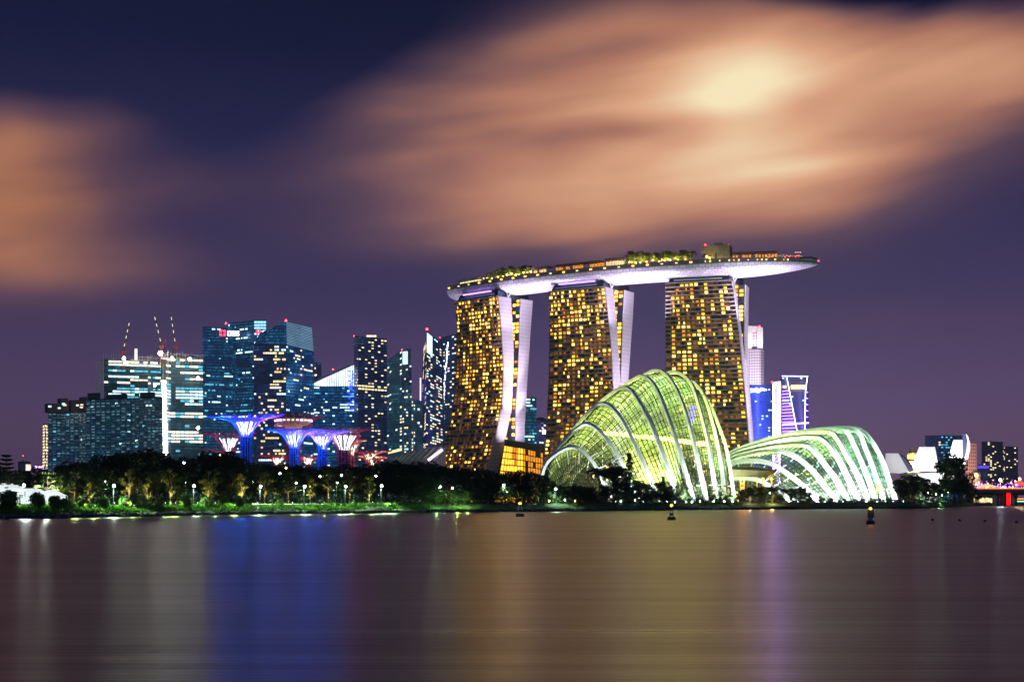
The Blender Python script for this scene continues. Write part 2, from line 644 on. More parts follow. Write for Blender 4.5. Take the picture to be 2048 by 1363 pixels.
def pat_home(rnd, p=.18, mis=(0, 1, 2)):
    cols = {}

    def fn(i, j):
        if i not in cols:
            cols[i] = rnd.choice((.1, .5, 1.0, 2.1))
        return rnd.choice(mis) if rnd.random() < p * cols[i] else None
    return fn


def block(name, label, cat, xl, xc, xr, D, dl, dr, ytops, fmat, floors, cw, patL=None, patR=None, wm=None, fw=.7, fh=.5, band=None, roof=True, z0=2.5, group=None, taper=None, nparts=100, band_out=.35):
    """a tower on a four-cornered plan; ytops = photo height of the left, near and right top corners; taper = (left, near, right) shifts at the top in photo pixels"""
    L, C, Rr, B = footprint(xl, xc, xr, D, dl, dr)
    root = thing(name, label, cat, (C.x, C.y, z0), group)
    zt = [ZZ(y, p.y) for y, p in zip(ytops, (L, C, Rr))]
    zt.append(zt[0] + zt[2] - zt[1])
    bot = [Vector((p.x, p.y, z0)) for p in (L, C, Rr, B)]
    top = [Vector((p.x, p.y, z)) for p, z in zip((L, C, Rr, B), zt)]
    if taper:
        for i in range(3):
            top[i].x += taper[i] / F * top[i].y
        top[3].x += (taper[0] + taper[2] - taper[1]) / F * top[3].y
    fl = (bot[0], bot[1], top[1], top[0])
    fr = (bot[1], bot[2], top[2], top[1])
    mb = MB()
    for q in (fl, fr, (bot[2], bot[3], top[3], top[2]), (bot[3], bot[0], top[0], top[3])):
        uvquad(mb, q)
    wall = mb.build('wall', fmat, root)
    rf = MB()
    up = Vector((0, 0, .8))
    rf.hexa([top[k] + (top[k] - sum(top, Vector()) / 4) * .012 for k in range(4)], [top[k] + (top[k] - sum(top, Vector()) / 4) * .012 + up for k in range(4)])
    rf.build('roof', M['dark_roof'], root)
    cells = []
    for c, pat in ((fl, patL), (fr, patR)):
        wd = (c[1] - c[0]).length
        if wd < 1:
            continue
        nu = max(1, round(wd / cw))
        if pat:
            cells += cells_on(c, nu, floors, pat, fw, fh)
        if band:
            bb = MB()
            bands(bb, c, floors, band_out, .4)
            bb.build('floor_edges', band, wall)
    windows(root, cells, wm, n_parts=nparts)
    return root, fl, fr, top


def beacon(root, p, r=1.6):
    r *= .62
    q = MB()
    q.bar(Vector(p) - Vector((0, 0, 1.5)), Vector(p) + Vector((0, 0, r * .6)), .4)
    b = q.build('beacon', M['dark_metal'], root)
    q = MB()
    q.ball(Vector(p) + Vector((0, 0, r)), r)
    q.build('bulb', M['red_lamp'], b)
    return b


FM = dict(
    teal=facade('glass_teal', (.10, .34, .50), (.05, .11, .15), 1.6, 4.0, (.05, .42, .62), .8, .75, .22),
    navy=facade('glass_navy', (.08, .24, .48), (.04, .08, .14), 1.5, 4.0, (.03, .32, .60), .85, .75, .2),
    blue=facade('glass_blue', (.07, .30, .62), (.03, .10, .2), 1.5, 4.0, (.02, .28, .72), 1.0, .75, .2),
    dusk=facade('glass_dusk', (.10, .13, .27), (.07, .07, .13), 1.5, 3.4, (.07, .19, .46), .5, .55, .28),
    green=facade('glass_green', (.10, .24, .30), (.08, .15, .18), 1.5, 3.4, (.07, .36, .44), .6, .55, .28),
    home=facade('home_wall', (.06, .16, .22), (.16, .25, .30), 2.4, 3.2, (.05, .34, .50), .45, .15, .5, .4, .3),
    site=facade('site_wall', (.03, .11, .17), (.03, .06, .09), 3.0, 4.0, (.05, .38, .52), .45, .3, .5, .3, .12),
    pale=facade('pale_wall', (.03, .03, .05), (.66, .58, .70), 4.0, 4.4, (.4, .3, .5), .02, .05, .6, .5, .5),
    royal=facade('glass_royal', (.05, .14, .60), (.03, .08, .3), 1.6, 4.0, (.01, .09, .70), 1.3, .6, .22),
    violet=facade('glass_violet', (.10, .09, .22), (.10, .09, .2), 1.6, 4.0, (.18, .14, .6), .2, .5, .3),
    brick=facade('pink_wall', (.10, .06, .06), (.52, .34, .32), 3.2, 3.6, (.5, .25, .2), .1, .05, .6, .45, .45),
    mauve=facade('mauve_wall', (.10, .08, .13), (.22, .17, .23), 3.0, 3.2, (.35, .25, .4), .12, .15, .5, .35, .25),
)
WM = [M['win_cool'], M['win_teal'], M['win_warm'], M['win_peach'], M['win_yellow']]
rq = random.Random(21)

# far-left row
block('apartment_tower', 'slim apartment tower with pale yellow windows, at the far left of the skyline', 'building', 86, 90, 97, 1560, 30, 20, (850, 848, 850), FM['mauve'], 26, 4,
      pat_home(rq, .6, (4, 3)), pat_home(rq, .6, (4, 3)), WM, .8, .6)


M['dash_glow'] = glow('balcony_dash_glow', (.42, .78, .85), .34, .6, .1)


def homes(label, xl, xc, xr, D, dl, dr, yt, floors, seed, steps):
    rn = random.Random(seed)
    root, fl, fr, top = block('apartment_block', label, 'building', xl, xc, xr, D, dl, dr, yt, FM['home'], floors, 4.6,
                              pat_home(rn, .035, (0, 1)), pat_home(rn, .035, (0, 1)), WM, .6, .55)
    bal = MB()
    for c in (fl, fr):
        wd = (c[1] - c[0]).length
        nu = max(2, round(wd / 5.2))
        nrm = (c[1] - c[0]).cross(c[3] - c[0]).normalized()
        for i in range(nu):
            ph = rn.randint(0, 2)
            for j in range(floors):
                if (j + ph) % 3 == 0 and rn.random() < .5 or rn.random() < .12:
                    continue
                p = bil(c, (i + .5) / nu, (j + .35) / floors)
                bal.box(p + nrm * .7, (wd / nu * rn.choice((.45, .62, .8)), 1.4, 1.0), c[1] - c[0])
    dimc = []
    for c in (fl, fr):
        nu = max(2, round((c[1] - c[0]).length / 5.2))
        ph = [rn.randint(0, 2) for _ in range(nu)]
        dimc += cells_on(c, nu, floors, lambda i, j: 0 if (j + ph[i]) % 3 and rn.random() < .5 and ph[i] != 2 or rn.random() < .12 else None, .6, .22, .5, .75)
    windows(root, dimc, [M['dash_glow']], 'glow_dash')  # weakly glowing strips added so the balcony dashes read bright
    bal.build('balconies', solid('balcony_panel', (.62, .74, .78), .5), root, kind='stuff')
    st = MB()
    for s, w2, h in steps:                        # stepped lift cores and plant rooms on the roof
        p = bil((top[0], top[2], top[2], top[0]), s, 0)
        st.box((p.x, p.y, p.z + h / 2 + .7), (w2, 9, h), top[2] - top[0])
    each(st, 'roof_room', M['dark_roof'], root)
    return root, top


r1, tp1 = homes('dark teal apartment block with pale staggered balconies, left of its taller twin', 96, 158, 179, 1440, 6, 30, (826, 826, 824), 32, 3, [(.12, 14, 9), (.35, 8, 14), (.66, 12, 12), (.9, 10, 15)])
r2, tp2 = homes('wide dark apartment block with staggered balconies, in front of the building site', 172, 262, 325, 1400, 10, 34, (800, 797, 795), 36, 4, [(.1, 12, 6), (.4, 20, 4), (.8, 14, 5)])
for r, tp in ((r1, tp1),):
    q = MB()
    for k in range(7):
        p = bil((tp[0], tp[2], tp[2], tp[0]), rq.uniform(.05, .95), 0)
        q.box((p.x, p.y - 6, p.z + rq.uniform(2, 9)), (rq.uniform(1.5, 4), .6, 1.6), mi=rq.randint(0, 1))
    each(q, 'rooftop_light', [M['win_peach'], M['win_cool']], r)
    light('POINT', tuple(tp[1] + Vector((0, -8, 8))), 4000, (1, .85, .6), 1, par=r)

# towers under construction
def site(label, xl, xc, xr, D, dl, dr, yt, floors, seed, lit):
    rn = random.Random(seed)
    root, fl, fr, top = block('unfinished_tower', label, 'building', xl, xc, xr, D, dl, dr, yt, FM['site'], floors, 5.2, None, None, WM, band=M['dark_metal'], band_out=1.2)
    cells = []
    for c in (fl, fr):
        nu = max(1, round((c[1] - c[0]).length / 5.4))

        def fn(i, j, nu=nu):
            k = lit.get(floors - 1 - j)
            if k is None:
                return 1 if rn.random() < .05 else None
            a, b, mi = k
            return (mi if rn.random() < .85 else rn.choice((0, 1))) if a <= i / nu <= b and rn.random() < .93 else None
        cells += cells_on(c, nu, floors, fn, .9, .62)
    windows(root, cells, [M['win_cool'], M['win_teal'], M['win_warm'], M['win_peach'], M['win_site']])
    sc2 = MB()
    for c in (fl, fr):                            # scaffold of the two topmost storeys
        nu = max(3, round((c[1] - c[0]).length / 3.2))
        nrm = (c[1] - c[0]).cross(c[3] - c[0]).normalized()
        for i in range(nu + 1):
            p = bil(c, i / nu, 1) + nrm * 1.2
            h = rn.uniform(3, 8)
            sc2.bar(p - Vector((0, 0, 6)), p + Vector((0, 0, h)), .3)
        for z in (-3, 1, 4.5):
            sc2.bar(bil(c, 0, 1) + nrm * 1.2 + Vector((0, 0, z)), bil(c, 1, 1) + nrm * 1.2 + Vector((0, 0, z)), .28)
    sc2.build('scaffold', M['steel'], root)
    return root, fl, fr, top


M['win_site'] = glow('window_site', (1, .97, .78), 1.9, .5, .1)
s1, fl, fr, tp = site('unfinished tower with blue lit floors and scaffold crown under two cranes', 208, 296, 334, 1620, 14, 40, (719, 722, 724), 48, 6,
                      {0: (.1, 1, 4), 1: (0, 1, 4), 3: (.1, .9, 1), 5: (0, .75, 0), 6: (.6, 1, 3), 7: (0, .6, 4), 9: (.2, .9, 1), 10: (.1, 1, 0), 11: (.1, 1, 0), 12: (.1, 1, 1), 25: (.8, 1, 0)})
h = MB()
for dx_ in (-6, -1.5):                            # the hoist mast on its left flank
    for k in range(30):
        z = 100 + k * 2.2
        h.box((fl[0].x + dx_, fl[0].y - 2, z), (3.6, 3, .35), mi=0)
    h.bar((fl[0].x + dx_ - 1.8, fl[0].y - 3, 60), (fl[0].x + dx_ - 1.8, fl[0].y - 3, 166), .5)
    h.bar((fl[0].x + dx_ + 1.8, fl[0].y - 3, 60), (fl[0].x + dx_ + 1.8, fl[0].y - 3, 166), .5)
h.build('hoist_mast', M['steel'], s1)
s2, fl2, fr2, tp2b = site('unfinished tower with rows of white lit floors beside a glaring hoist strip', 322, 342, 406, 1640, 4, 12, (712, 716, 718), 46, 8,
                          {0: (0, 1, 4), 2: (.1, 1, 4), 4: (.2, 1, 4), 6: (.4, 1, 3), 9: (.1, 1, 1), 10: (.1, 1, 0), 11: (.1, 1, 0), 12: (.1, 1, 0), 13: (.2, 1, 1), 14: (.3, 1, 0), 17: (0, .9, 4), 18: (0, 1, 4), 23: (0, 1, 4), 24: (0, 1, 4), 25: (0, 1, 4), 26: (0, 1, 4)})
h = MB()
px0 = 329
for k in range(44):
    z = 58 + k * 1.95
    h.box((XX(px0 - .16 * (k - 22) * .5, 1632), 1632, z), (5.0 + rq.uniform(-1.5, 1), 1.4, 1.5))
h.build('hoist_light_strip', glow('hoist_light', (.95, .97, 1), 6, .5, .2), s2)
h = MB()
for px in (326, 336):
    h.bar(P(px, 905, 1634), P(px, 700, 1634), .7)
for k in range(50):
    h.bar(P(326, 905 - k * 4, 1634), P(336, 901 - k * 4, 1634), .35)
h.build('hoist_mast', M['steel'], s2)
wl = MB()
for px, py, D in ((321, 706, 1610), (248, 716, 1600), (310, 770, 1590), (344, 716, 1615), (379, 718, 1615), (396, 756, 1630), (396, 855, 1625), (252, 725, 1598)):
    wl.ball(P(px, py, D), 1.7 if px != 321 else 2.6)
    light('POINT', tuple(P(px, py, D - 6)), 7000, (1, .85, .65), 1.0, par=s2)
each(wl, 'work_light', M['work_lamp'], s2)
q = MB()
q.box(P(272, 708, 1600), (2.4, 2, 12))
q.build('lit_lift_core', M['win_site'], s1)


def crane(label, px, ybase, ytip, pxtip, D):
    b, tpt = P(px, ybase, D), P(pxtip, ytip, D + 8)
    root = thing('luffing_crane', label, 'crane', b, 'cranes over the building site')
    q = MB()
    for sx in (-1, 1):
        for sy in (-1, 1):
            q.bar(b + Vector((sx, sy, -14)), b + Vector((sx, sy, 6)), .3)
    for k in range(6):
        q.bar(b + Vector((-1, -1, -14 + k * 3.2)), b + Vector((1, -1, -11 + k * 3.2)), .22)
    q.build('mast', M['red_paint'], root)
    q = MB()
    q.box(b + Vector((0, 0, 7.2)), (5, 3.4, 2.4))
    q.bar(b + Vector((0, 0, 8)), b + Vector((4.5, 0, 16)), .5)
    q.bar(b + Vector((4.5, 0, 16)), b + Vector((5, 0, 7)), .4)
    q.build('machine_deck', M['red_paint'], root)
    o = b + Vector((0, 0, 8))
    q = MB()
    side = Vector((.9, 0, 0))
    for s in (-1, 1):
        q.bar(o + side * s, tpt + side * s * .4, .3)
    q.bar(o + Vector((0, -1, 1)), tpt + Vector((0, -.3, .4)), .3)
    for k in range(22):
        a, c = o.lerp(tpt, k / 22), o.lerp(tpt, (k + 1) / 22)
        q.bar(a - side * (1 - .6 * k / 22), c + side * (1 - .6 * k / 22), .2)
    q.bar(b + Vector((4.5, 0, 16)), tpt, .14)
    jib = q.build('jib', M['red_paint'], root)
    q = MB()
    for f in (.22, .5, .72, .95):
        a, c = o.lerp(tpt, f - .05), o.lerp(tpt, f + .05)
        q.bar(a + Vector((0, -1.3, 0)), c + Vector((0, -1.3, 0)), .5)
    each(q, 'jib_light', glow('jib_lamp', (.85, 1, .6), 1.5), jib)


crane('tower crane with its lit jib leaning right, over the left part of the building site', 247, 716, 646, 259, 1620)
crane('tower crane with its lit jib leaning left, above the glaring work lamp', 324, 706, 634, 310, 1625)
crane('tower crane with its jib almost upright, right of the glaring work lamp', 352, 706, 634, 343, 1650)

# financial district glass towers
b1, fl, fr, tp = block('office_tower', 'dark glass office tower with a lit red and white sign, right of the building site', 'building', 405, 406, 466, 1880, 4, 10, (654, 654, 657), FM['navy'], 60, 2.3,
      None, pat_office(rq, .22, .8, (0, 1, 0), .03), WM, .85, .5, M['dark_metal'])
b2, fl2, fr2, tp2 = block('office_tower', 'tall glass office tower with a brightly lit right corner and white rooftop sign', 'building', 452, 508, 532, 1890, 26, 8, (648, 641, 641), FM['navy'], 62, 2.3,
      pat_office(rq, .22, .9, (0, 1, 0), .03), pat_office(rq, .1, .5, (0, 1)), WM, .85, .5, M['dark_metal'], taper=(0, 0, 0))
cells = cells_on(fr2, 4, 62, lambda i, j: 1 if j >= 56 and rq.random() < .85 else (0 if 55 > j > 51 and rq.random() < .3 else None), .85, .6, .3)
windows(b2, cells, [M['win_cool'], glow('window_ice', (.3, .75, 1), 2.0, .5, .2)])
beacon(b2, tp2[0], 1.8)
b1b, _, fr1b, tp1b = block('office_tower', 'slender dark office slab wedged between the signed glass towers and the louvred tower', 'building', 462, 463, 512, 1905, 6, 10, (700, 700, 700), FM['navy'], 50, 3.2, None, None, WM, .85, .5)


def textmesh(s, size, ext, m, par, loc, ux):
    cu = bpy.data.curves.new('sign_letters', 'FONT')
    cu.body, cu.size, cu.extrude = s, size, ext
    cu.offset = .02 * size
    ob = bpy.data.objects.new('sign_letters', cu)
    COL.objects.link(ob)
    me = bpy.data.meshes.new_from_object(ob.evaluated_get(bpy.context.evaluated_depsgraph_get()))
    bpy.data.objects.remove(ob)
    me.materials.clear()
    me.materials.append(m)
    o = bpy.data.objects.new('sign_letters', me)
    ux = Vector(ux).normalized()
    up = Vector((0, 0, 1))
    mt = Matrix((ux, up, ux.cross(up))).transposed().to_4x4()
    mt.translation = loc
    COL.objects.link(o)
    me.transform(mt)
    adopt(o, par)
    return o


def emblem_sign(root, c, s, tt, size):
    ux = (c[1] - c[0]).normalized()
    nrm = ux.cross(Vector((0, 0, 1)))
    p = bil(c, s, tt) + nrm * .9
    q = MB()
    up = Vector((0, 0, 1))
    ctr = p + ux * size * .45 + up * size * .36
    for k in range(4):                            # four curved petals round a diamond
        a0 = math.pi / 4 + k * math.pi / 2
        pts = [ctr + (ux * math.cos(a0 + e) + up * math.sin(a0 + e)) * size * r for e, r in ((-.62, .5), (0, .62), (.62, .5), (.4, .24), (0, .17), (-.4, .24))]
        q.hexa(pts, [x + nrm * .5 for x in pts])
    q.build('sign_emblem', M['sign_red'], root)
    textmesh('DBS', size, .35, M['sign_white'], root, p + ux * size * 1.15, ux)


emblem_sign(b1, fr, .55, .958, 8.8)
emblem_sign(b2, fr2, .16, .925, 7.0)
b3, fl, fr, tp = block('office_tower', 'dark multi-faced office tower with a red beacon and a bright louvred crown', 'building', 508, 572, 628, 1840, 20, 26, (690, 690, 704), FM['dusk'], 50, 3.4,
      pat_office(rq, .34, .5, (2, 3, 0), .06), None, WM, .8, .55, M['dark_metal'])
b3b = MB()
top3 = [tp[0] + Vector((0, 0, .8)), tp[1] + Vector((0, 0, .8)), tp[2] + Vector((0, 0, .8)), tp[3] + Vector((0, 0, .8))]
hi = [Vector((p.x, p.y, ZZ(y, p.y))) for p, y in zip(top3, (665, 643, 655, 660))]
hi[0].x = XX(520, hi[0].y)
hi[2].x = XX(624, hi[2].y)
for a, b in ((0, 1), (1, 2), (2, 3), (3, 0)):
    uvquad(b3b, (top3[a], top3[b], hi[b], hi[a]))
b3b.face(hi)
b3b.build('crown', FM['navy'], b3)
lv = MB()
c = (top3[1], top3[2], hi[2], hi[1])
nrm = (c[1] - c[0]).cross(c[3] - c[0]).normalized()
for k in range(15):
    a, b = bil(c, .02, (k + .5) / 15), bil(c, .98, (k + .5) / 15)
    lv.bar(a + nrm * .5, b + nrm * .5, .6, .9)
lv.build('crown_louvres', glow('louvre_light', (.30, .52, .75), .62, .4, .05), b3)
bl = MB()
uvquad(bl, tuple(p + nrm * .4 for p in fr))
bl.build('blue_wall', FM['blue'], b3)
windows(b3, cells_on(fr, 16, 50, pat_office(rq, .2, .7, (0, 0, 3), .05), .8, .5, .6), WM)
windows(b3, cells_on(fl, 18, 50, lambda i, j: 4 if i >= 11 and j in (47, 46, 45, 42, 38, 22, 16, 15) and rq.random() < .7 else None, .8, .6, .5), WM)
beacon(b3, hi[1], 2.2)
block('office_tower', 'small dark tower with light striped top, just right of the louvred crown tower', 'building', 627, 634, 643, 2050, 10, 10, (726, 725, 727), FM['dusk'], 40, 3.4,
      pat_office(rq, .2, .6, (0, 3)), pat_office(rq, .3, .6, (0, 3)), WM, .8, .5)

# tower with the slanted glass sky garden
b4, fl, fr, tp = block('office_tower', 'blue office tower topped by a slanted white lit glass sky garden', 'building', 628, 650, 714, 1800, 10, 8, (772, 773, 773), FM['blue'], 42, 3.2,
      pat_office(rq, .2, .6, (0, 1)), pat_office(rq, .28, .6, (0, 0, 1)), WM, .85, .5, M['dark_metal'])
bb = [p + Vector((0, 0, .8)) for p in tp]
hh = [Vector((p.x, p.y, ZZ(y, p.y))) for p, y in zip(bb, (766, 756, 725, 735))]
q = MB()
for a, b in ((0, 1), (1, 2), (2, 3), (3, 0)):
    q.face([bb[a], bb[b], hh[b], hh[a]])
q.build('sky_garden_glass', glow('sky_garden_light', (.80, .93, 1), 1.6, .6, .06), b4)
q = MB()
q.hexa([hh[0] + Vector((-3, -2, 0)), hh[1] + Vector((0, -3, 0)), hh[2] + Vector((3, -2, 0)), hh[3]], [p + Vector((0, 0, 1.6)) for p in (hh[0] + Vector((-3, -2, 0)), hh[1] + Vector((0, -3, 0)), hh[2] + Vector((3, -2, 0)), hh[3])])
q.build('slanted_roof', M['white_panel'], b4)
q = MB()
for s in range(1, 14):
    c = (bb[1], bb[2], hh[2], hh[1])
    q.bar(bil(c, s / 14, 0) + Vector((0, -.5, 0)), bil(c, s / 14, 1) + Vector((0, -.5, 0)), .5)
q.build('mullions', M['dark_metal'], b4)
q = MB()
for k in range(26):
    p = P(699 + rq.uniform(-5, 9), 742 + k * 3.2, fr[1].y - 3)
    q.box(p, (rq.uniform(1, 5), .6, 1.4))
q.build('blue_led_wall', M['led_blue'], b4)
q = MB()
for px in (705, 710):
    q.bar(P(px, 740, fr[1].y - 4), P(px, 760, fr[1].y - 4), 1.4)
q.build('blue_led_strip', M['led_blue'], b4)
beacon(b4, P(666, 740, 1835), 1.6)

b5, fl, fr, tp = block('residential_tower', 'tall dark residential tower with many warm window squares, right of the slanted roof', 'building', 708, 716, 774, 1780, 16, 18, (673, 673, 679), FM['dusk'], 56, 4.2,
      pat_home(rq, .13, (2, 3, 3)), pat_home(rq, .15, (2, 3, 3, 4)), WM, .62, .42, M['dark_metal'])
windows(b5, cells_on(fr, 9, 56, lambda i, j: 4 if j in (38, 39, 15) and rq.random() < .9 else None, .85, .5, .3), WM)
q = MB()
q.box(tp[1].lerp(tp[2], .45) + Vector((0, 4, 3)), (12, 3, 2))
q.build('rooftop_lights', M['win_peach'], b5)
beacon(b5, tp[0], 1.2)
b6, fl, fr, tp = block('residential_tower', 'greenish tower with a slanted lit glass crown, right of the tall warm lit tower', 'building', 773, 804, 827, 1850, 16, 14, (722, 700, 698), FM['green'], 50, 4.0,
      pat_home(rq, .14, (0, 3, 4)), pat_home(rq, .2, (3, 4, 0)), WM, .7, .5, taper=(2, 0, -5))
q = MB()
c = (fl[1], fr[1], fr[2], fr[3])
for k in range(3):
    a, b = bil(fr, .06 + k * .19, .905), bil(fr, .06 + k * .19 + .15, .905)
    a2, b2_ = bil(fr, .06 + k * .19, .99), bil(fr, .06 + k * .19 + .15, .99)
    n_ = (fr[1] - fr[0]).cross(fr[3] - fr[0]).normalized()
    q.hexa([a, b, b2_, a2], [p + n_ * .6 for p in (a, b, b2_, a2)])
q.build('lit_crown_glass', glow('crown_light', (.62, .93, 1), 1.5, .4, .3), b6)
beacon(b6, tp[1], 1.3)
windows(b6, cells_on(fl, 10, 50, lambda i, j: 4 if j == 17 and i > 0 else None, .9, .9, .3), WM)
block('office_block', 'low teal lit block squeezed between the greenish crown tower and the pointed tower', 'building', 824, 830, 844, 1830, 8, 8, (800, 800, 802), FM['green'], 30, 3.6,
      pat_home(rq, .3, (0, 3)), pat_home(rq, .4, (0, 4)), WM, .8, .55)
b7, fl, fr, tp = block('residential_tower', 'pointed purple tower with a bright glass spike and red beacon, left of the hotel', 'building', 836, 850, 892, 1900, 12, 20, (712, 663, 690), FM['dusk'], 60, 3.8,
      pat_home(rq, .22, (2, 3, 4)), pat_home(rq, .2, (3, 4, 0)), WM, .75, .46, taper=(9, 4, -6))
q = MB()
n_ = (fr[1] - fr[0]).cross(fr[3] - fr[0]).normalized()
for k in range(4):
    a, b = bil(fr, .0 + k * .085, .88), bil(fr, .065 + k * .085, .88)
    a2, b2_ = bil(fr, k * .085, .995), bil(fr, .065 + k * .085, .995)
    q.hexa([a, b, b2_, a2], [p + n_ * .6 for p in (a, b, b2_, a2)])
q.build('lit_spike_glass', M['crown'] if 'crown' in M else glow('spike_light', (.7, .95, 1), 1.7, .4, .3), b7)
beacon(b7, tp[1] + Vector((0, 0, 2)), 2.4)
q = MB()
q.bar(P(841, 755, 1900), P(841, 806, 1900), 1.1)
q.build('edge_light', M['led_violet'], b7)
b8, fl, fr, tp = block('residential_tower', 'purple tower with blue edge lights, half hidden behind the left hotel tower', 'building', 880, 890, 935, 1960, 8, 20, (676, 674, 664), FM['dusk'], 60, 3.8,
      pat_home(rq, .2, (0, 3)), pat_home(rq, .2, (0, 3, 4)), WM, .75, .46)
q = MB()
for k in range(16):
    p = P(895 + rq.uniform(-1.5, 1.5) - k * .5, 688 + k * 7 + rq.uniform(-2, 2), 1948)
    q.box(p, (1.1, .6, rq.uniform(2, 6)))
q.build('blue_edge_lights', M['led_ice'], b8)
beacon(b8, tp[0], 1.3)

# between and right of the hotel
block('office_tower', 'dark teal office tower in the gap between the left and middle hotel towers', 'building', 1046, 1052, 1073, 1700, 8, 8, (797, 795, 796), FM['teal'], 34, 3.2,
      pat_office(rq, .25, .6, (0, 1)), pat_office(rq, .3, .7, (0, 0, 1)), WM, .8, .5)
b, fl, fr, tp = block('office_block', 'low round-topped dark block just left of the middle hotel tower', 'building', 1066, 1074, 1096, 2000, 10, 10, (842, 840, 842), FM['dusk'], 28, 3.6,
      pat_home(rq, .18, (0, 3)), pat_home(rq, .2, (0, 3)), WM, .8, .5)
q = MB()
q.ball(Vector((sum(p.x for p in tp) / 4, sum(p.y for p in tp) / 4, tp[1].z)), (8.5, 8.5, 5), 14, 8)
q.build('domed_top', M['dark_roof'], b)
q = MB()
q.box(P(1088, 863, 1990), (4.5, .6, 5.5))
q.build('wall_sign', M['sign_white'], b)


# ---------------------------------------------------------------- towers right of the hotel
b, fl, fr, tp = block('office_tower', 'stepped white tower with a floodlit crown and red beacon, behind the right hotel tower', 'building', 1470, 1521, 1528, 2240, 14, 10, (698, 698, 699), FM['pale'], 70, 4, None, None, WM)
L0, C0, R0, B0 = footprint(1484, 1519, 1524, 2244, 10, 8)
q = MB()
zb, zt = tp[1].z + .8, ZZ(664, 2244)
bt = [Vector((p.x, p.y, zb)) for p in (L0, C0, R0, B0)]
tt = [Vector((p.x, p.y, zt)) for p in (L0, C0, R0, B0)]
for a_, b_ in ((0, 1), (1, 2), (2, 3), (3, 0)):
    uvquad(q, (bt[a_], bt[b_], tt[b_], tt[a_]))
q.face(tt)
q.build('upper_tier', FM['pale'], b)
q = MB()
for px, yt in ((1497, 652), (1519, 655)):
    q.box((XX(px, 2246), 2246, (ZZ(yt, 2246) + zb) / 2), (9, 9, ZZ(yt, 2246) - zb))
q.box((XX(1508, 2252), 2252, zt + 5), (14, 10, 10))
each(q, 'corner_turret', M['white_panel'], b)
beacon(b, P(1519, 655, 2246), 2.6)
for px in (1500, 1512, 1523):
    light('SPOT', tuple(P(px, 700, 2226)), 22000, (1, .95, .85), 2, P(px - 2, 655, 2246), 90, .6, par=b)
light('SPOT', tuple(P(1500, 860, 2120)), 2600000, (1, .86, .95), 4, P(1508, 720, 2240), 60, .6, par=b)

b, fl, fr, tp = block('office_tower', 'royal blue lit office block with white script sign, right of the right hotel tower', 'building', 1490, 1491, 1545, 1900, 4, 8, (770, 770, 770), FM['royal'], 40, 3.2,
      None, pat_office(rq, .16, .35, (0, 3, 0)), WM, .8, .45)
n_ = (fr[1] - fr[0]).cross(fr[3] - fr[0]).normalized()
q = MB()
rn = random.Random(5)
x = 0.0
while x < 21:                                     # unreadable white script lettering
    wd = rn.uniform(.7, 1.5)
    hh_ = rn.choice((2.4, 2.4, 2.8, 3.8))
    p = P(1501.5, 780.5, 1898) + Vector((x, 0, hh_ / 2)) + n_ * .4
    q.box(p, (wd * .45, .5, hh_))
    q.box(p + Vector((wd * .4, 0, -hh_ / 2 + .5)), (wd, .5, .8))
    q.box(p + Vector((wd * .4, 0, .3)), (wd, .5, .7))
    x += wd + .35
q.tube([P(1501, 784, 1897), P(1506, 782.5, 1897), P(1517, 781.5, 1897)], [.3, .5, .2])
q.box(P(1516.5, 783.3, 1897.5), (4, .5, 1.2))
q.build('sign_letters', M['sign_white'], b)
b, fl, fr, tp = block('office_slab', 'narrow white lit slab tower between the blue block and the neon edged tower', 'building', 1544, 1546, 1562, 1880, 3, 6, (765, 763, 761), solid('slab_white', (.7, .68, .78), .6), 30, 4, None, None, WM)
q = MB()
q.box((tp[1].x + 5, tp[1].y - .5, tp[1].z - 3), (10, 1, 5))
lc = MB()
for s_ in (.04, .80):
    lc.bar(bil(fr, s_, .16) - Vector((0, .7, 0)), bil(fr, s_, .98) - Vector((0, .7, 0)), 1.3)
each(lc, 'violet_light_column', glow('violet_column', (.46, .20, 1), 60), b)
q.build('lit_cap', glow('cap_light', (1, .8, .85), 2.2), b)
beacon(b, tp[0], 1.4)
light('SPOT', (tp[1].x - 8, tp[1].y - 70, 20), 1900000, (.62, .55, 1), 2, (tp[1].x + 5, tp[1].y, 110), 80, .7, par=b)  # unseen violet lamp added to brighten the slab and its reflection

D = 1890
root, fl, fr, tp = block('office_tower', 'office tower outlined in violet neon with a glowing yellow sign', 'building', 1561, 1564, 1618, D, 6, 10, (754, 752, 752), FM['violet'], 34, 3.2, None, pat_office(rq, .12, .5, (0, 0)), WM, .8, .4)
q = MB()
yq = D - 1.6
for a_, b_ in (((1573, 751), (1595, 866)), ((1615, 752), (1611, 782)), ((1611, 782), (1609.5, 858)), ((1564, 751.5), (1616, 752))):
    q.bar(P(*a_, D - 1.2), P(*b_, D - 1.2 + (6 if a_[0] > 1600 or b_[0] > 1600 else 0)), .75)
q.build('neon_outline', M['led_ice'], root)
q = MB()
for k in range(15):
    y = 781 + k * 6.2
    xr = 1573 + (y - 751) * 22 / 115
    q.bar(P(1564, y + 1, D - 1.2), P(xr, y - .6, D - 1.2), .4)
    if k % 2 == 0:
        q.bar(P(1610.5, y + 2, D + 6), P(1616, y + 3, D + 7), .5)
q.bar(P(1565, 848, D - 1.2), P(1617, 845, D + 6), 1.6)
q.build('neon_floor_lines', M['led_violet'], root)
q = MB()
for k in range(7):                                # bright yellow sign letters, run together by their own glare
    q.box(P(1584.5 + k * 3.9, 773.5, D + 1.0), (1.9, .8, 4.4))
    q.box(P(1584.5 + k * 3.9, 772.2 + (k % 3) * 1.2, D + 1.0), (2.5, .7, .9))
q.build('sign_letters', M['sign_gold'], root)
q = MB()
q.box(P(1569, 773, D - 2), (5, .7, 3.6))
q.build('side_sign', M['win_peach'], root)
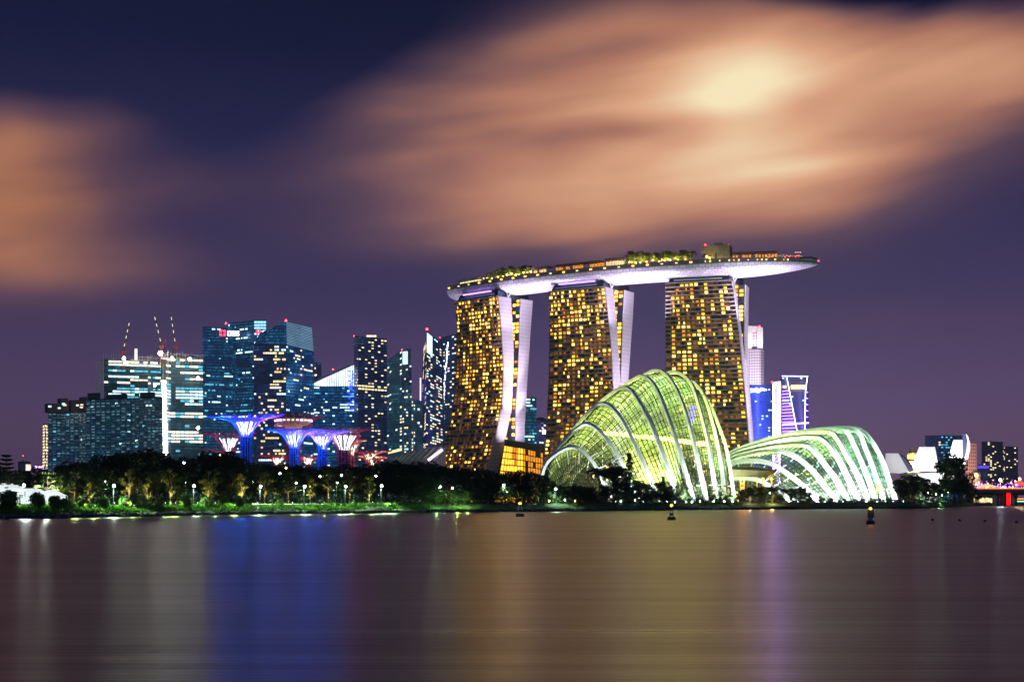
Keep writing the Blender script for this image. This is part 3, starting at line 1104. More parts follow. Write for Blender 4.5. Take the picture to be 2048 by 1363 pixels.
light('SPOT', (XX(1585, 1800), 1800, 30), 450000, (.42, .25, 1), 2, tuple(P(1582, 830, D)), 60, .7, par=root)  # unseen violet lamp added to tint the flank

# ---------------------------------------------------------------- the hotel: three curved towers and the deck across them
MBS_GLASS = facade('hotel_glass', (.05, .035, .03), (.06, .045, .04), 3.9, 3.36, (1, .40, .10), .34, .35, .25, .12, .1)
M['hotel_slab'] = solid('hotel_slab', (.62, .54, .50), .8)
M['win_faint'] = glow('window_faint', (1, .36, .06), .26, .9, .3)
M['dark_glass'] = solid('dark_glass', (.05, .08, .11), .2, .6, .2)
ZT = 182.0
VPROF = [(3, -21), (20, -14), (45, -4.5), (70, 1.5), (100, 4.6), (140, 4), (182, 0)]


def interp(tab, x):
    tab = sorted(tab)
    if x <= tab[0][0]:
        (a, ya), (b, yb) = tab[0], tab[1]
        return ya + (yb - ya) * (x - a) / (b - a)
    for (a, ya), (b, yb) in zip(tab, tab[1:]):
        if x <= b:
            return ya + (yb - ya) * (x - a) / (b - a)
    (a, ya), (b, yb) = tab[-2], tab[-1]
    return yb + (yb - ya) * (x - b) / (b - a)


def hotel(label, phi, DL, DR, left, fr_front, fr_back, bk_front, bk_back, seed, dens, wallcol, lz=1):
    """each list: (photo y, photo x) down one vertical edge"""
    rn = random.Random(seed)
    ph = R(phi)
    a = Vector((math.cos(ph), -math.sin(ph), 0))
    bdir = Vector((math.sin(ph), math.cos(ph), 0))
    CL, CR = Vector((XX(left[0][1], DL), DL, 0)), Vector((XX(fr_front[0][1], DR), DR, 0))

    def on_line(base, dirn, px):                  # where the line base + t dirn crosses the sight plane of px
        k = (px - 1024) / F
        return (k * base.y - base.x) / (dirn.x - k * dirn.y)
    zs = [3, 10, 20, 32, 45, 58, 70, 85, 100, 120, 140, 160, 175, ZT]
    G = {k: [] for k in ('fl', 'fr', 'fb', 'bl', 'bf', 'bb', 'flb')}
    for z in zs:
        v = interp(VPROF, z)
        yl, yr = HOR - (z - EYE) * F / DL, HOR - (z - EYE) * F / DR
        bl_ = CL + bdir * v
        pl = bl_ + a * on_line(bl_, a, interp(left, yl))
        br_ = CR + bdir * v
        pr = br_ + a * on_line(br_, a, interp(fr_front, yr))
        th = min(17, max(9, on_line(pr, bdir, interp(fr_back, yr))))
        pb = pr + bdir * th
        vb = interp([(3, 15), (60, 15.5), (100, 17), (182, 25)], z)
        vb = max(vb, v + th + .5)
        q0 = CR + bdir * vb
        bf = q0 + a * on_line(q0, a, interp(bk_front, yr))
        tb = min(17, max(9, on_line(bf, bdir, interp(bk_back, yr))))
        bb_ = bf + bdir * tb
        up = Vector((0, 0, z))
        for k, p in (('fl', pl), ('fr', pr), ('fb', pb), ('flb', pl + bdir * th), ('bf', bf), ('bb', bb_), ('bl', CL + bdir * vb + a * 2)):
            G[k].append(p + up)
    root = thing('hotel_tower', label, 'tower', (CR.x, CR.y, 3), 'hotel towers under the long deck')

    def at(e, z):
        for (i, (z0, z1)) in enumerate(zip(zs, zs[1:])):
            if z <= z1 + 1e-6:
                return G[e][i].lerp(G[e][i + 1], (z - z0) / (z1 - z0))
    # front slab
    q = MB()
    rows_, uvs = [], []
    for i, z in enumerate(zs):
        wd = (G['fr'][i] - G['fl'][i]).length
        rows_.append([G['fl'][i].lerp(G['fr'][i], s / 6) for s in range(7)])
        uvs.append([(wd * s / 6, z) for s in range(7)])
    q.grid(rows_, 0, uvs)
    q.build('glass_front', MBS_GLASS, root)
    q = MB()
    q.grid([[G['flb'][i], G['fl'][i]] for i in range(len(zs))])
    q.grid([[G['fb'][i], G['flb'][i]] for i in range(len(zs))])
    q.face([G[k][-1] for k in ('fl', 'fr', 'fb', 'flb')])
    q.build('rear_wall', M['dark_glass'], root)
    # white end wall of the front slab, a panel with thickness standing proud of the glass
    q = MB()
    for i in range(len(zs) - 1):
        lo = [G['fr'][i] - bdir * .5, G['fb'][i]]
        up_ = [G['fr'][i + 1] - bdir * .5, G['fb'][i + 1]]
        q.hexa([lo[0], lo[0] + a * .8, lo[1] + a * .8, lo[1]], [up_[0], up_[0] + a * .8, up_[1] + a * .8, up_[1]])
    q.build('end_wall', wallcol, root)
    # rear slab
    q = MB()
    rows_, uvs = [], []
    for i, z in enumerate(zs):
        rows_.append([G['bl'][i], G['bf'][i]])
        uvs.append([(0, z), ((G['bf'][i] - G['bl'][i]).length, z)])
    q.grid(rows_, 0, uvs)
    q.grid([[G['bb'][i], G['bl'][i] + bdir * 12] for i in range(len(zs))])
    q.face([G['bl'][-1], G['bf'][-1], G['bb'][-1], G['bl'][-1] + bdir * 12])
    q.build('rear_slab', facade('hotel_back', (.05, .06, .09), (.05, .05, .06), 3.9, 3.36, (1, .5, .1), .1, .4, .25, .12, .1), root)
    q = MB()
    for i in range(len(zs) - 1):
        q.hexa([G['bf'][i] - bdir * .4, G['bf'][i] - bdir * .4 + a * .8, G['bb'][i] + a * .8, G['bb'][i]],
               [G['bf'][i + 1] - bdir * .4, G['bf'][i + 1] - bdir * .4 + a * .8, G['bb'][i + 1] + a * .8, G['bb'][i + 1]])
    q.build('rear_end_wall', wallcol, root)
    # balcony slabs and fins
    nf, nb = 53, 14
    q = MB()
    for j in range(1, nf + 1):
        z = 3 + (ZT - 3) * j / nf
        A, B = at('fl', z), at('fr', z)
        n = -bdir
        lo = [A, A + n * 1.3, B + n * 1.3, B]
        q.hexa(lo, [p + Vector((0, 0, .55)) for p in lo])
    q.build('balcony_slabs', M['hotel_slab'], root)
    q = MB()
    for s in range(0, nb + 1):
        for i in range(len(zs) - 1):
            p, p2 = G['fl'][i].lerp(G['fr'][i], s / nb), G['fl'][i + 1].lerp(G['fr'][i + 1], s / nb)
            lo = [p - a * .14, p - a * .14 - bdir * 1.0, p + a * .14 - bdir * 1.0, p + a * .14]
            q.hexa(lo, [x + (p2 - p) for x in lo])
    q.build('balcony_fins', solid('fin', (.16, .13, .12), .8), root)
    # lit rooms
    cells, now, dimc = [], set(), []
    s_ok = lambda f_, s_: dens(f_, s_, rn) > .1
    for j in range(nf):
        z0, z1 = 3 + (ZT - 3) * j / nf, 3 + (ZT - 3) * (j + 1) / nf
        f = j / nf
        A0, B0_, A1, B1 = at('fl', z0), at('fr', z0), at('fl', z1), at('fr', z1)
        below, now = now, set()
        for i in range(nb):
            p = dens(f, (i + .5) / nb, rn)
            if rn.random() > (p * .72 + (.30 * min(1, p * 2.4) if i in below else 0)):
                if rn.random() < .34 and s_ok(f, (i + .5) / nb):
                    c = (A0.lerp(B0_, i / nb), A0.lerp(B0_, (i + 1) / nb), A1.lerp(B1, (i + 1) / nb), A1.lerp(B1, i / nb))
                    dimc.append(tuple(bil(c, s_, t_) - bdir * .1 for s_, t_ in ((.2, .22), (.8, .22), (.8, .8), (.2, .8))) + (-bdir, 0))
                continue
            now.add(i)
            mi = 1 if rn.random() < .30 else (2 if rn.random() < .32 else 0)
            if f < .26 and rn.random() < .3:
                mi = 1
            lo, hi_ = (.2, .8) if rn.random() < .62 else ((.2, .48) if rn.random() < .5 else (.52, .8))
            b0, b1 = .24, rn.choice((.78, .78, .66))
            c = (A0.lerp(B0_, i / nb), A0.lerp(B0_, (i + 1) / nb), A1.lerp(B1, (i + 1) / nb), A1.lerp(B1, i / nb))
            cells.append(tuple(bil(c, s_, t_) - bdir * .1 for s_, t_ in ((lo, b0), (hi_, b0), (hi_, b1), (lo, b1))) + (-bdir, mi))
    # rooms on the strip of the rear slab seen between the end walls
    for j in range(12, nf):
        z0, z1 = 3 + (ZT - 3) * j / nf, 3 + (ZT - 3) * (j + 1) / nf
        A0, A1 = at('bf', z0), at('bf', z1)
        for (u0, u1, pr_) in ((-4.2, -1.2, .55), (-8.6, -5.6, .5), (-13, -10, .35)):
            if rn.random() < pr_ * (.5 + .8 * j / nf):
                cells.append((A0 + a * u0 - bdir * .1 + Vector((0, 0, .7)), A0 + a * u1 - bdir * .1 + Vector((0, 0, .7)), A1 + a * u1 - bdir * .1 - Vector((0, 0, .4)), A1 + a * u0 - bdir * .1 - Vector((0, 0, .4)), -bdir, rn.choice((0, 1, 2))))
    windows(root, cells, [M['win_gold'], M['win_gold_bright'], M['win_amber']], depth=.3)
    windows(root, dimc, [M['win_faint']], 'faint_glow_pane', depth=.2)  # faint amber panes added in unlit bays to warm the facade
    # dark glass head under the deck, its light strip and the white Y prop
    top = [G['fl'][-1] + a * 2, G['fr'][-1] - a * 1.5, G['bb'][-1] - a * 3.5, G['bl'][-1] + bdir * 12 + a * 2]
    t2 = [p + Vector((0, 0, 6.5)) for p in (top[0] + a * 2 + bdir * 3, top[1] - a * 1.5 + bdir * 3, top[2] - bdir * 2, top[3] - bdir * 2)]
    q = MB()
    q.hexa(top, t2)
    rs_ = q.build('roof_storey', M['dark_glass'], root)
    q = MB()
    q.bar(G['fl'][-1].lerp(G['fr'][-1], .13) + Vector((0, 0, 2.4)) - bdir * 1.0, G['fl'][-1].lerp(G['fr'][-1], .86) + Vector((0, 0, 2.4)) - bdir * 1.0, .8)
    q.build('roof_rail', M['white_paint'], rs_)
    q = MB()
    q.bar(G['fl'][-1].lerp(G['fr'][-1], .18) + Vector((0, 0, 5.6)) + bdir * .2, G['fl'][-1].lerp(G['fr'][-1], .82) + Vector((0, 0, 5.6)) + bdir * .2, 1.6, 1.0)
    q.build('violet_light_strip', glow('strip_light', (.55, .30, 1), 2.6, .3, .1), root)
    q = MB()
    f0 = G['fr'][-1].lerp(G['fb'][-1], .75) + a * 1
    q.bar(f0, f0 + Vector((0, 0, 13)) - a * 4 - bdir * 1, 1.0)
    q.bar(f0, f0 + Vector((0, 0, 10)) + a * 3 + bdir * 4, .9)
    q.build('prop', M['white_paint'], root)
    # architectural floodlights on the end walls
    mid = lambda i: (G['fr'][i] + G['bb'][i]) / 2
    light('SPOT', tuple(mid(1) + a * 26 - bdir * 6 + Vector((0, 0, lz))), 90000, (.88, .72, .98), 1, mid(6), 80, .9, par=root)
    light('SPOT', tuple(mid(1) + a * 34 - bdir * 6 + Vector((0, 0, lz))), (1700000 if lz < 9 else 1200000), (.86, .70, .98), 1, mid(11), 36, 1.0, par=root)
    light('SPOT', tuple(mid(1) + a * 30 - bdir * 6 + Vector((0, 0, lz))), (600000 if lz < 9 else 450000), (.86, .70, .98), 1, mid(8), 42, 1.0, par=root)
    return root, G, a, bdir


def d_left(f, s, rn):
    if f > .97:
        return .5
    if f > .86:
        return .58
    if f > .42:
        return .46 if s > .22 else .32
    if f > .36:
        return .34
    if f > .28:
        return .09
    return .30


def d_mid(f, s, rn):
    if f > .80:
        return .62
    if f > .30:
        return .40 if s > .1 else .1
    return .25 if s < .75 else .15


def d_right(f, s, rn):
    if s < .06 and f > .4:
        return 0
    if f > .97:
        return .7 if .3 < s < .75 else .1
    if f > .42:
        return .40
    return .28 if s > .4 else .14


WALL = M['white_panel']
tL = hotel('left hotel tower, leaning most, its broad white end walls parted by lit rooms', 44, 1274, 1236,
           [(603, 911), (649, 915), (716, 914), (771, 911.5), (831, 904), (912, 884), (990, 868)],
           [(591, 997), (669, 1004), (750, 1008), (818, 1002), (868, 992), (923, 978), (990, 958)],
           [(595, 1021), (683, 1026), (750, 1026), (818, 1022), (868, 1012), (933, 997), (990, 980)],
           [(594, 1041), (750, 1036), (818, 1032), (882, 1031), (990, 1028)],
           [(597, 1064), (716, 1056), (818, 1050), (885, 1047), (990, 1043)], 3, d_left, WALL, 52)
tM = hotel('middle hotel tower, behind the tall ribbed glass dome', 32, 1210, 1181,
           [(585, 1098), (650, 1100), (716, 1100), (800, 1097), (850, 1094), (898, 1090), (990, 1082)],
           [(574, 1210), (642, 1218), (696, 1223), (773, 1226), (850, 1226), (990, 1218)],
           [(575, 1225), (642, 1232), (716, 1237), (770, 1240), (850, 1240), (990, 1233)],
           [(576, 1248), (642, 1245), (767, 1241), (990, 1238)],
           [(579, 1267), (682, 1260), (757, 1255), (990, 1247)], 5, d_mid, WALL)
tR = hotel('right hotel tower, nearest the deck tip, facing us almost square on', 18, 1165, 1148,
           [(565, 1331), (737, 1332), (990, 1334)],
           [(561, 1463), (595, 1469), (676, 1479), (750, 1486), (831, 1493), (887, 1497), (990, 1504)],
           [(561, 1468), (605, 1474), (679, 1484), (750, 1492), (831, 1499), (887, 1503), (990, 1510)],
           [(561, 1490), (676, 1487.5), (750, 1492.5), (887, 1503.5), (990, 1511)],
           [(567, 1500), (649, 1494), (700, 1493), (750, 1496), (887, 1506), (990, 1514)], 8, d_right, WALL)

# the deck
C0 = Vector((293, 1577, 0))
ZH, ZD = 195.2, 198.6


def dk(phi, r, z=0.0):
    return Vector((C0.x - r * math.sin(R(phi)), C0.y - r * math.cos(R(phi)), z))


PH0, PH1 = 52.0, 6.1
R0_, R1_ = 455.0, 416.0


def deck_half(phi):
    """half width and belly depth along the deck"""
    d1 = (phi - PH1) * math.pi / 180 * 436          # metres from the tip
    d0 = (PH0 - phi) * math.pi / 180 * 436
    k = min(1, max(0, d1 / 78))
    k = math.sin(k * math.pi / 2) ** .62
    k0 = min(1, max(0, d0 / 14))
    k0 = .55 + .45 * math.sin(k0 * math.pi / 2)
    return 19.5 * k * k0, .4 + 9.2 * k * k0


root = thing('sky_deck', 'long boat-shaped deck with pale lit hull and gardens, carried across the three hotel towers', 'rooftop deck', dk(30, 436, 190))
sect = []
N = 90
for i in range(N + 1):
    phi = PH0 + (PH1 - PH0) * (1 - (1 - i / N) ** 1.15)
    hw, dp = deck_half(phi)
    row = []
    for j in range(15):
        th = math.pi * j / 14
        row.append(dk(phi, 435.5 + hw * math.cos(th), ZH - dp * math.sin(th) ** .75))
    sect.append(row)
uvs = [[(i * 4.2, j * 3.0) for j in range(15)] for i in range(N + 1)]
m, t = mat('hull_panels')
uvn = node(t, 'ShaderNodeSeparateXYZ', {0: node(t, 'ShaderNodeTexCoord').outputs['UV']})
u, v = S(t, uvn.outputs[0]) / 5.5, S(t, uvn.outputs[1]) / 2.6
off = v.m('FLOOR').m('MODULO', 2.0) * .5
seam = (u + off).m('FRACT').m('LESS_THAN', .09).m('MAXIMUM', v.m('FRACT').m('LESS_THAN', .12))
wn = S(t, node(t, 'ShaderNodeTexWhiteNoise', {'Vector': comb(t, (u + off).m('FLOOR'), v.m('FLOOR'), 1.0)}).outputs[0])
c = mixc(t, seam, mixc(t, wn, (.52, .50, .55), (.74, .72, .76)), (.27, .26, .30))
fin(t, node(t, 'ShaderNodeBsdfPrincipled', {'Base Color': c, 'Roughness': .4, 'Metallic': .15}).outputs[0])
q = MB()
q.grid(sect, 0, uvs)
q.face([sect[0][j] for j in range(15)])
hull = q.build('hull', m, root, smooth=True)
q = MB()
for i in range(N):
    A, B = sect[i], sect[i + 1]
    for (a_, b_) in ((A[0], B[0]), (A[14], B[14])):
        pass
    up = Vector((0, 0, ZD - ZH))
    q.hexa([A[14], B[14], B[0], A[0]][::-1], [p + up * (1 if i < N - 6 else .5) for p in [A[14], B[14], B[0], A[0]][::-1]])
edge = q.build('deck_edge', solid('deck_edge', (.20, .16, .13), .7), root)
q = MB()
for i in range(N):
    A, B = sect[i][0] + Vector((0, 0, ZD - ZH)), sect[i + 1][0] + Vector((0, 0, ZD - ZH))
    q.bar(A + Vector((0, 0, 1.1)), B + Vector((0, 0, 1.1)), .22)
    if i % 2 == 0:
        q.bar(A, A + Vector((0, 0, 1.1)), .2)
q.build('railing', M['steel'], edge)
q = MB()
for i in range(2, N - 8):
    if i % 3 == 0 or (i > 62 and i % 2 == 0):
        p = sect[i][0] + Vector((0, 0, 1.5)) + (sect[i][0] - sect[i][14]).normalized() * .3
        q.box(p, (1.9 if i < 62 else .9, .7, .8), sect[i + 1][0] - sect[i][0], mi=rq.choice((0, 0, 1)))
each(q, 'edge_light', [M['win_gold_bright'], M['win_yellow']], edge)


def deck_at(px, r):
    lo, hi = PH1, PH0
    for _ in range(40):
        mid = (lo + hi) / 2
        p = dk(mid, r)
        if p.x / p.y * F + 1024 < px:
            hi = mid
        else:
            lo = mid
    p = dk((lo + hi) / 2, r, ZD)
    return p, dk((lo + hi) / 2 - .5, r, ZD) - p


def pavilion(label, px0, px1, r, h, glowm, n=8):
    p0, _ = deck_at(px0, r)
    p1, _ = deck_at(px1, r)
    ux = (p1 - p0).normalized()
    L = (p1 - p0).length
    o = thing('deck_pavilion', label, 'pavilion', (p0 + p1) / 2, 'pavilions on the sky deck')
    q = MB()
    q.box((p0 + p1) / 2 + Vector((0, 0, h)), (L, 8, .5), ux)
    q.box((p0 + p1) / 2 + Vector((0, 0, h + .5)), (L * .9, 6, .5), ux)
    q.build('roof', M['dark_roof'], o)
    q = MB()
    for k in range(n + 1):
        for s in (-3.4, 3.4):
            b_ = p0.lerp(p1, .02 + .96 * k / n) + ux.cross(Vector((0, 0, 1))) * s
            q.bar(b_, b_ + Vector((0, 0, h - .2)), .35)
    each(q, 'post', M['concrete'], o)
    q = MB()
    for k in range(n):
        if rq.random() < .8:
            b_ = p0.lerp(p1, (k + .5) / n) + Vector((0, 0, h * .5))
            q.box(b_, (L / n * rq.uniform(.4, .8), 3, h * rq.uniform(.4, .6)), ux)
    each(q, 'lit_room', glowm, o)
    return o


pavilion('small bright pavilion near the left end of the sky deck', 922, 962, 447, 3.6, M['win_yellow'], 6)
pavilion('low dark roofed pavilion right of the left garden on the sky deck', 1068, 1104, 446, 5.2, M['win_warm'], 6)
pavilion('long dark roofed restaurant pavilion in the middle of the sky deck', 1112, 1208, 446, 5.4, M['win_amber'], 14)
pavilion('short amber lit pavilion left of the right garden on the sky deck', 1212, 1254, 446, 6.2, M['win_warm'], 6)
o = pavilion('long low pavilion with orange lights near the tip of the sky deck', 1464, 1556, 440, 5.6, M['win_amber'], 14)
p, ux = deck_at(1435, 436)
o = thing('plant_house', 'plain boxy grey plant house rising above the right part of the sky deck', 'rooftop building', p)
q = MB()
q.box(p + Vector((0, 0, 6.5)), (22, 14, 13), ux)
q.box(p + Vector((1, 0, 14.2)), (7, 5, 2.4), ux)
q.build('wall', solid('plant_wall', (.22, .20, .20), .8), o)
q = MB()
q.box(p + Vector((3, 0, 10.8)) - Vector((0, 7.15, 0)), (3, .3, 1.2), ux)
q.build('louvre', M['dark_metal'], o)
beacon(o, p + Vector((-10.5, -4, 13)), .9)
beacon(o, p + Vector((8.6, -4, 13)), .9)
p, ux = deck_at(1596, 437)
o = thing('mast_light', 'slim mast with a flat row of lamps near the tip of the sky deck', 'lamp mast', p)
q = MB()
q.bar(p, p + Vector((0, 0, 5.4)), .35)
q.bar(p + Vector((-2.2, 0, 5.4)), p + Vector((2.2, 0, 5.4)), .3)
q.build('mast', M['dark_metal'], o)
q = MB()
for k in (-2, -.7, .7, 2):
    q.ball(p + Vector((k, 0, 5.6)), .4)
each(q, 'lamp', M['win_peach'], o)
q = MB()
for k in range(34):                               # rail of people-height planters and lamps along the tip
    p, ux = deck_at(1560 + k * 2.2, 441)
    q.box(p + Vector((0, 0, .6 if k < 30 else -.4)), (.8, .8, rq.uniform(.8, 2.0)), ux)
each(q, 'tip_planter', M['leaf_dark'], root)
q = MB()
for k in range(26):
    p, ux = deck_at(1528 + k * 3.0, 446)
    q.ball(p + Vector((0, 0, rq.uniform(.6, 2.4))), .33, 6, 4, rq.choice((0, 0, 1, 2)))
each(q, 'tip_light', [M['win_warm'], M['red_lamp'], M['win_peach']], root)
p, ux = deck_at(1637, 436)
beacon(root, p - Vector((0, 0, 2)), .8)
# floodlights under the hull, one beside each tower head and one towards the tip
HULLC = (.80, .66, 1.0)
for phi, r, z, ph2, pw in ((39.6, 462, 140, 39.2, 150000), (37.2, 450, 140, 37.0, 190000), (50.8, 462, 150, 50.5, 50000), (26.4, 462, 140, 26.2, 150000), (24.4, 450, 140, 24.2, 180000), (22.9, 450, 150, 22.4, 60000),
                           (12.9, 462, 140, 12.8, 210000), (10.8, 446, 150, 10.6, 110000)):
    light('SPOT', tuple(dk(phi, r, z)), pw * 1.25, HULLC, 1.5, dk(ph2, 440, 190), 104, 1.0, par=root)

# glass podium between the left and middle towers
D = 1215
po = thing('podium_hall', 'amber lit glass podium hall between the left and middle hotel towers', 'building', P(1040, 935, D))
pts = [P(1009, 878, D - 25), P(1046, 884, D - 18), P(1086, 893, D - 8), P(1092, 890, D + 25), P(1012, 878, D + 25)]
q = MB()
bot = [Vector((p.x, p.y, 3)) for p in pts]
bot[0].x = XX(990, D - 25)
q.hexa(bot, [p - Vector((0, 0, 5)) for p in pts])
q.build('glass_wall', MBS_GLASS, po)
q = MB()
q.hexa([p - Vector((0, 0, 5)) for p in pts], pts)
q.build('roof', M['dark_roof'], po)
q = MB()
b0, b1, b2_ = bot[:3]
t0, t1, t2 = [p - Vector((0, 0, 5)) for p in pts[:3]]
for (c, nu, mi_) in (((b0, b1, t1, t0), 7, 0), ((b1, b2_, t2, t1), 8, 1)):
    n_ = (c[1] - c[0]).cross(c[3] - c[0]).normalized()
    for j in range(9):
        for i in range(nu):
            if mi_ and rq.random() < .25:
                continue
            x = [bil(c, (i + s) / nu, (j + tq) / 9) + n_ * .15 for s, tq in ((.06, .08), (.94, .08), (.94, .9), (.06, .9))]
            q.hexa(x, [p + n_ * .2 for p in x], mi_ if rq.random() < .8 else 1)
each(q, 'lit_pane', [M['win_gold'], M['win_amber']], po)
q = MB()
for k in range(9):
    q.bar(bil((b1, b2_, t2, t1), k / 8, 0) + Vector((0, -.6, 0)), bil((b1, b2_, t2, t1), k / 8, 1) + Vector((0, -.6, 0)), .5)
    q.bar(bil((b0, b1, t1, t0), k / 8, 0) + Vector((0, -.6, 0)), bil((b0, b1, t1, t0), k / 8, 1) + Vector((0, -.6, 0)), .4)
q.build('mullions', M['dark_metal'], po)

# the low curved roofs left of the hotel
ex = thing('convention_hall', 'low curved ribbed roofs of the convention hall, left of the left hotel tower', 'building', P(830, 930, 1180))
q = MB()
prof = [(760, 934), (790, 916), (820, 905), (850, 898), (875, 894.5), (892, 894)]
rows_ = [[P(px, y, 1150) for px, y in prof], [P(px - 6, y - 2, 1230) for px, y in prof]]
q.grid(rows_)
q.grid([[Vector((p.x, p.y, 3)) for p in rows_[0]], rows_[0]])
q.build('roof', M['expo_roof'], ex)
q = MB()
for k in range(9):
    f = k / 8
    x0, x1 = 772 + f * 100, 772 + f * 100 + 12
    q.bar(P(x0, 931 - (1 - (1 - f) ** 2) * 15, 1147), P(x0 + 22, interp(prof, x0 + 22) - .8, 1148), .9)
q.build('ribs', M['steel'], ex)
q = MB()
for k in range(10):
    p0, p1 = 856 + k * 2.9, 856 + (k + 1) * 2.9
    q.bar(P(p0, 920 - k * 2.2, 1142), P(p1, 920 - (k + 1) * 2.2, 1142), 2.6, 2.2)
q.build('lit_edge', glow('edge_glow', (1, .82, .92), 1.6, .3, .2), ex)


# ---------------------------------------------------------------- the two ribbed glass domes
def smooth_path(pts, n):
    """Catmull-Rom through photo points, resampled evenly"""
    pts = [Vector((p[0], p[1], 0)) for p in pts]
    ex_ = [pts[0] * 2 - pts[1]] + pts + [pts[-1] * 2 - pts[-2]]
    out = []
    for i in range(1, len(ex_) - 2):
        a, b, c, d = ex_[i - 1:i + 3]
        for k in range(12):
            s = k / 12
            out.append(.5 * ((2 * b) + (c - a) * s + (2 * a - 5 * b + 4 * c - d) * s * s + (3 * b - a - 3 * c + d) * s ** 3))
    out.append(pts[-1])
    ln = [0]
    for a, b in zip(out, out[1:]):
        ln.append(ln[-1] + (b - a).length)
    res = []
    j = 0
    for k in range(n):
        s = ln[-1] * k / (n - 1)
        while j < len(ln) - 2 and ln[j + 1] < s:
            j += 1
        f = (s - ln[j]) / max(1e-6, ln[j + 1] - ln[j])
        res.append(out[j].lerp(out[j + 1], f))
    return res


def glass_mat(name, tint, body, amount, em=0.0):
    m, t = mat(name)
    tr = node(t, 'ShaderNodeBsdfTransparent', {'Color': tuple(tint) + (1,)})
    df = node(t, 'ShaderNodeBsdfDiffuse', {'Color': tuple(body) + (1,)})
    tl = node(t, 'ShaderNodeBsdfTranslucent', {'Color': tuple(body) + (1,)})
    gl = node(t, 'ShaderNodeBsdfGlossy', {'Roughness': .08})
    a = node(t, 'ShaderNodeMixShader', {0: .5})
    t.links.new(df.outputs[0], a.inputs[1])
    t.links.new(tl.outputs[0], a.inputs[2])
    n = noise(t, node(t, 'ShaderNodeTexCoord').outputs['Object'], .12, 4, .6)
    b = node(t, 'ShaderNodeMixShader', {0: (n * 1.6 - .3).m('MULTIPLY', amount * 1.6, clamp=True)})
    t.links.new(tr.outputs[0], b.inputs[1])
    t.links.new(a.outputs[0], b.inputs[2])
    c = node(t, 'ShaderNodeMixShader', {0: .05})
    t.links.new(b.outputs[0], c.inputs[1])
    t.links.new(gl.outputs[0], c.inputs[2])
    fin(t, c.outputs[0])
    return m


OC, OF = 58, 78        # metres the domes stand back from the first depth estimate


def dome(name, label, ribs, shift, zground, inset, rib_w, rib_d, sub, nn, gmat, keep, bar_w, bar_mat, ribmat, strut_every=5, flood=0, floodcol=(.90, 1, .90), endcap=None):
    """ribs: [(photo points from the far-left foot over the top to the near-right foot, depth of left foot, depth of right foot)]"""
    curves = []
    for pts, Dl, Dr in ribs:
        sp = smooth_path(pts, nn)
        c = []
        for k, p in enumerate(sp):
            f = k / (nn - 1)
            x0, x1 = sp[0].x, sp[-1].x
            g_ = min(1, max(0, (p.x - x0) / (x1 - x0)))
            g_ = .35 * f + .65 * g_
            D = Dl + (Dr - Dl) * g_ + shift
            c.append(P(p.x, p.y, D))
        curves.append(c)
    ctr = sum((c[nn // 2] for c in curves), Vector()) / len(curves)
    ctr.z = zground + 4
    base = thing(name, label, 'glass dome', (ctr.x, ctr.y, zground))
    # ribs: box section, broad side facing outwards
    for i, c in enumerate(curves):
        if i not in keep:
            continue
        q = MB()
        ring = []
        for k, p in enumerate(c):
            tg = (c[min(k + 1, nn - 1)] - c[max(k - 1, 0)]).normalized()
            outw = (p - Vector((ctr.x, ctr.y, zground)))
            outw = (outw - tg * outw.dot(tg)).normalized()
            sd = tg.cross(outw)
            w_ = rib_w * (1.15 - .3 * math.sin(math.pi * k / (nn - 1)))
            ring.append([p - sd * w_ - outw * rib_d * 2, p + sd * w_ - outw * rib_d * 2, p + sd * w_, p - sd * w_])
        for k in range(nn - 1):
            q.hexa(ring[k], ring[k + 1])
        q.build('rib', ribmat, base)
    # inner shell
    shell = []
    m_ = len(curves)
    for i in range(m_ - 1):
        for s in range(sub):
            f = s / sub
            a, b, c2, d = curves[max(i - 1, 0)], curves[i], curves[i + 1], curves[min(i + 2, m_ - 1)]
            row = []
            for k in range(nn):
                p = .5 * ((2 * b[k]) + (c2[k] - a[k]) * f + (2 * a[k] - 5 * b[k] + 4 * c2[k] - d[k]) * f * f + (3 * b[k] - a[k] - 3 * c2[k] + d[k]) * f ** 3)
                dv = (p - ctr)
                p = p - dv.normalized() * min(inset, dv.length * .3)
                p.z = max(p.z, zground)
                row.append(p)
            shell.append(row)
    q = MB()
    q.grid(shell)
    q.build('glazing', gmat, base, smooth=True)
    q = MB()
    off = lambda p: p + (p - ctr).normalized() * .15
    for row in shell:
        for a, b in zip(row, row[1:]):
            q.bar(off(a), off(b), bar_w)
    for k in range(1, nn):
        for a, b in zip(shell, shell[1:]):
            q.bar(off(a[k]), off(b[k]), bar_w)
    q.build('glazing_bars', bar_mat, base)
    # white struts from the ribs down to the shell
    q = MB()
    for i in keep:
        row = shell[min(i * sub, len(shell) - 1)]
        r2 = shell[min(i * sub + max(1, sub // 2), len(shell) - 1)]
        r3 = shell[max(i * sub - max(1, sub // 2), 0)]
        for k in range(3, nn - 2, 4):
            o = curves[i][k]
            q.bar(o, r2[k], .28)
            q.bar(o, r3[k], .22)
    q.build('struts', ribmat, base)
    # ground floodlights at the rib feet
    fl = MB()
    if flood:
        for i in keep:
            ft = curves[i][-1]
            tgt = curves[i][int(nn * .74)]
            dirn = Vector((ft.x * .0 + .25, -1, 0)).normalized()
            o = Vector((ft.x, ft.y, zground + .8)) + dirn * 8
            light('SPOT', tuple(o), flood, floodcol, .6, tuple(tgt), 116, .6, par=base)
            fl.box(o - Vector((0, 0, .5)), (.5, .4, .35))
        each(fl, 'ground_floodlight', M['white_lamp'], base)
    return base, curves, shell, ctr


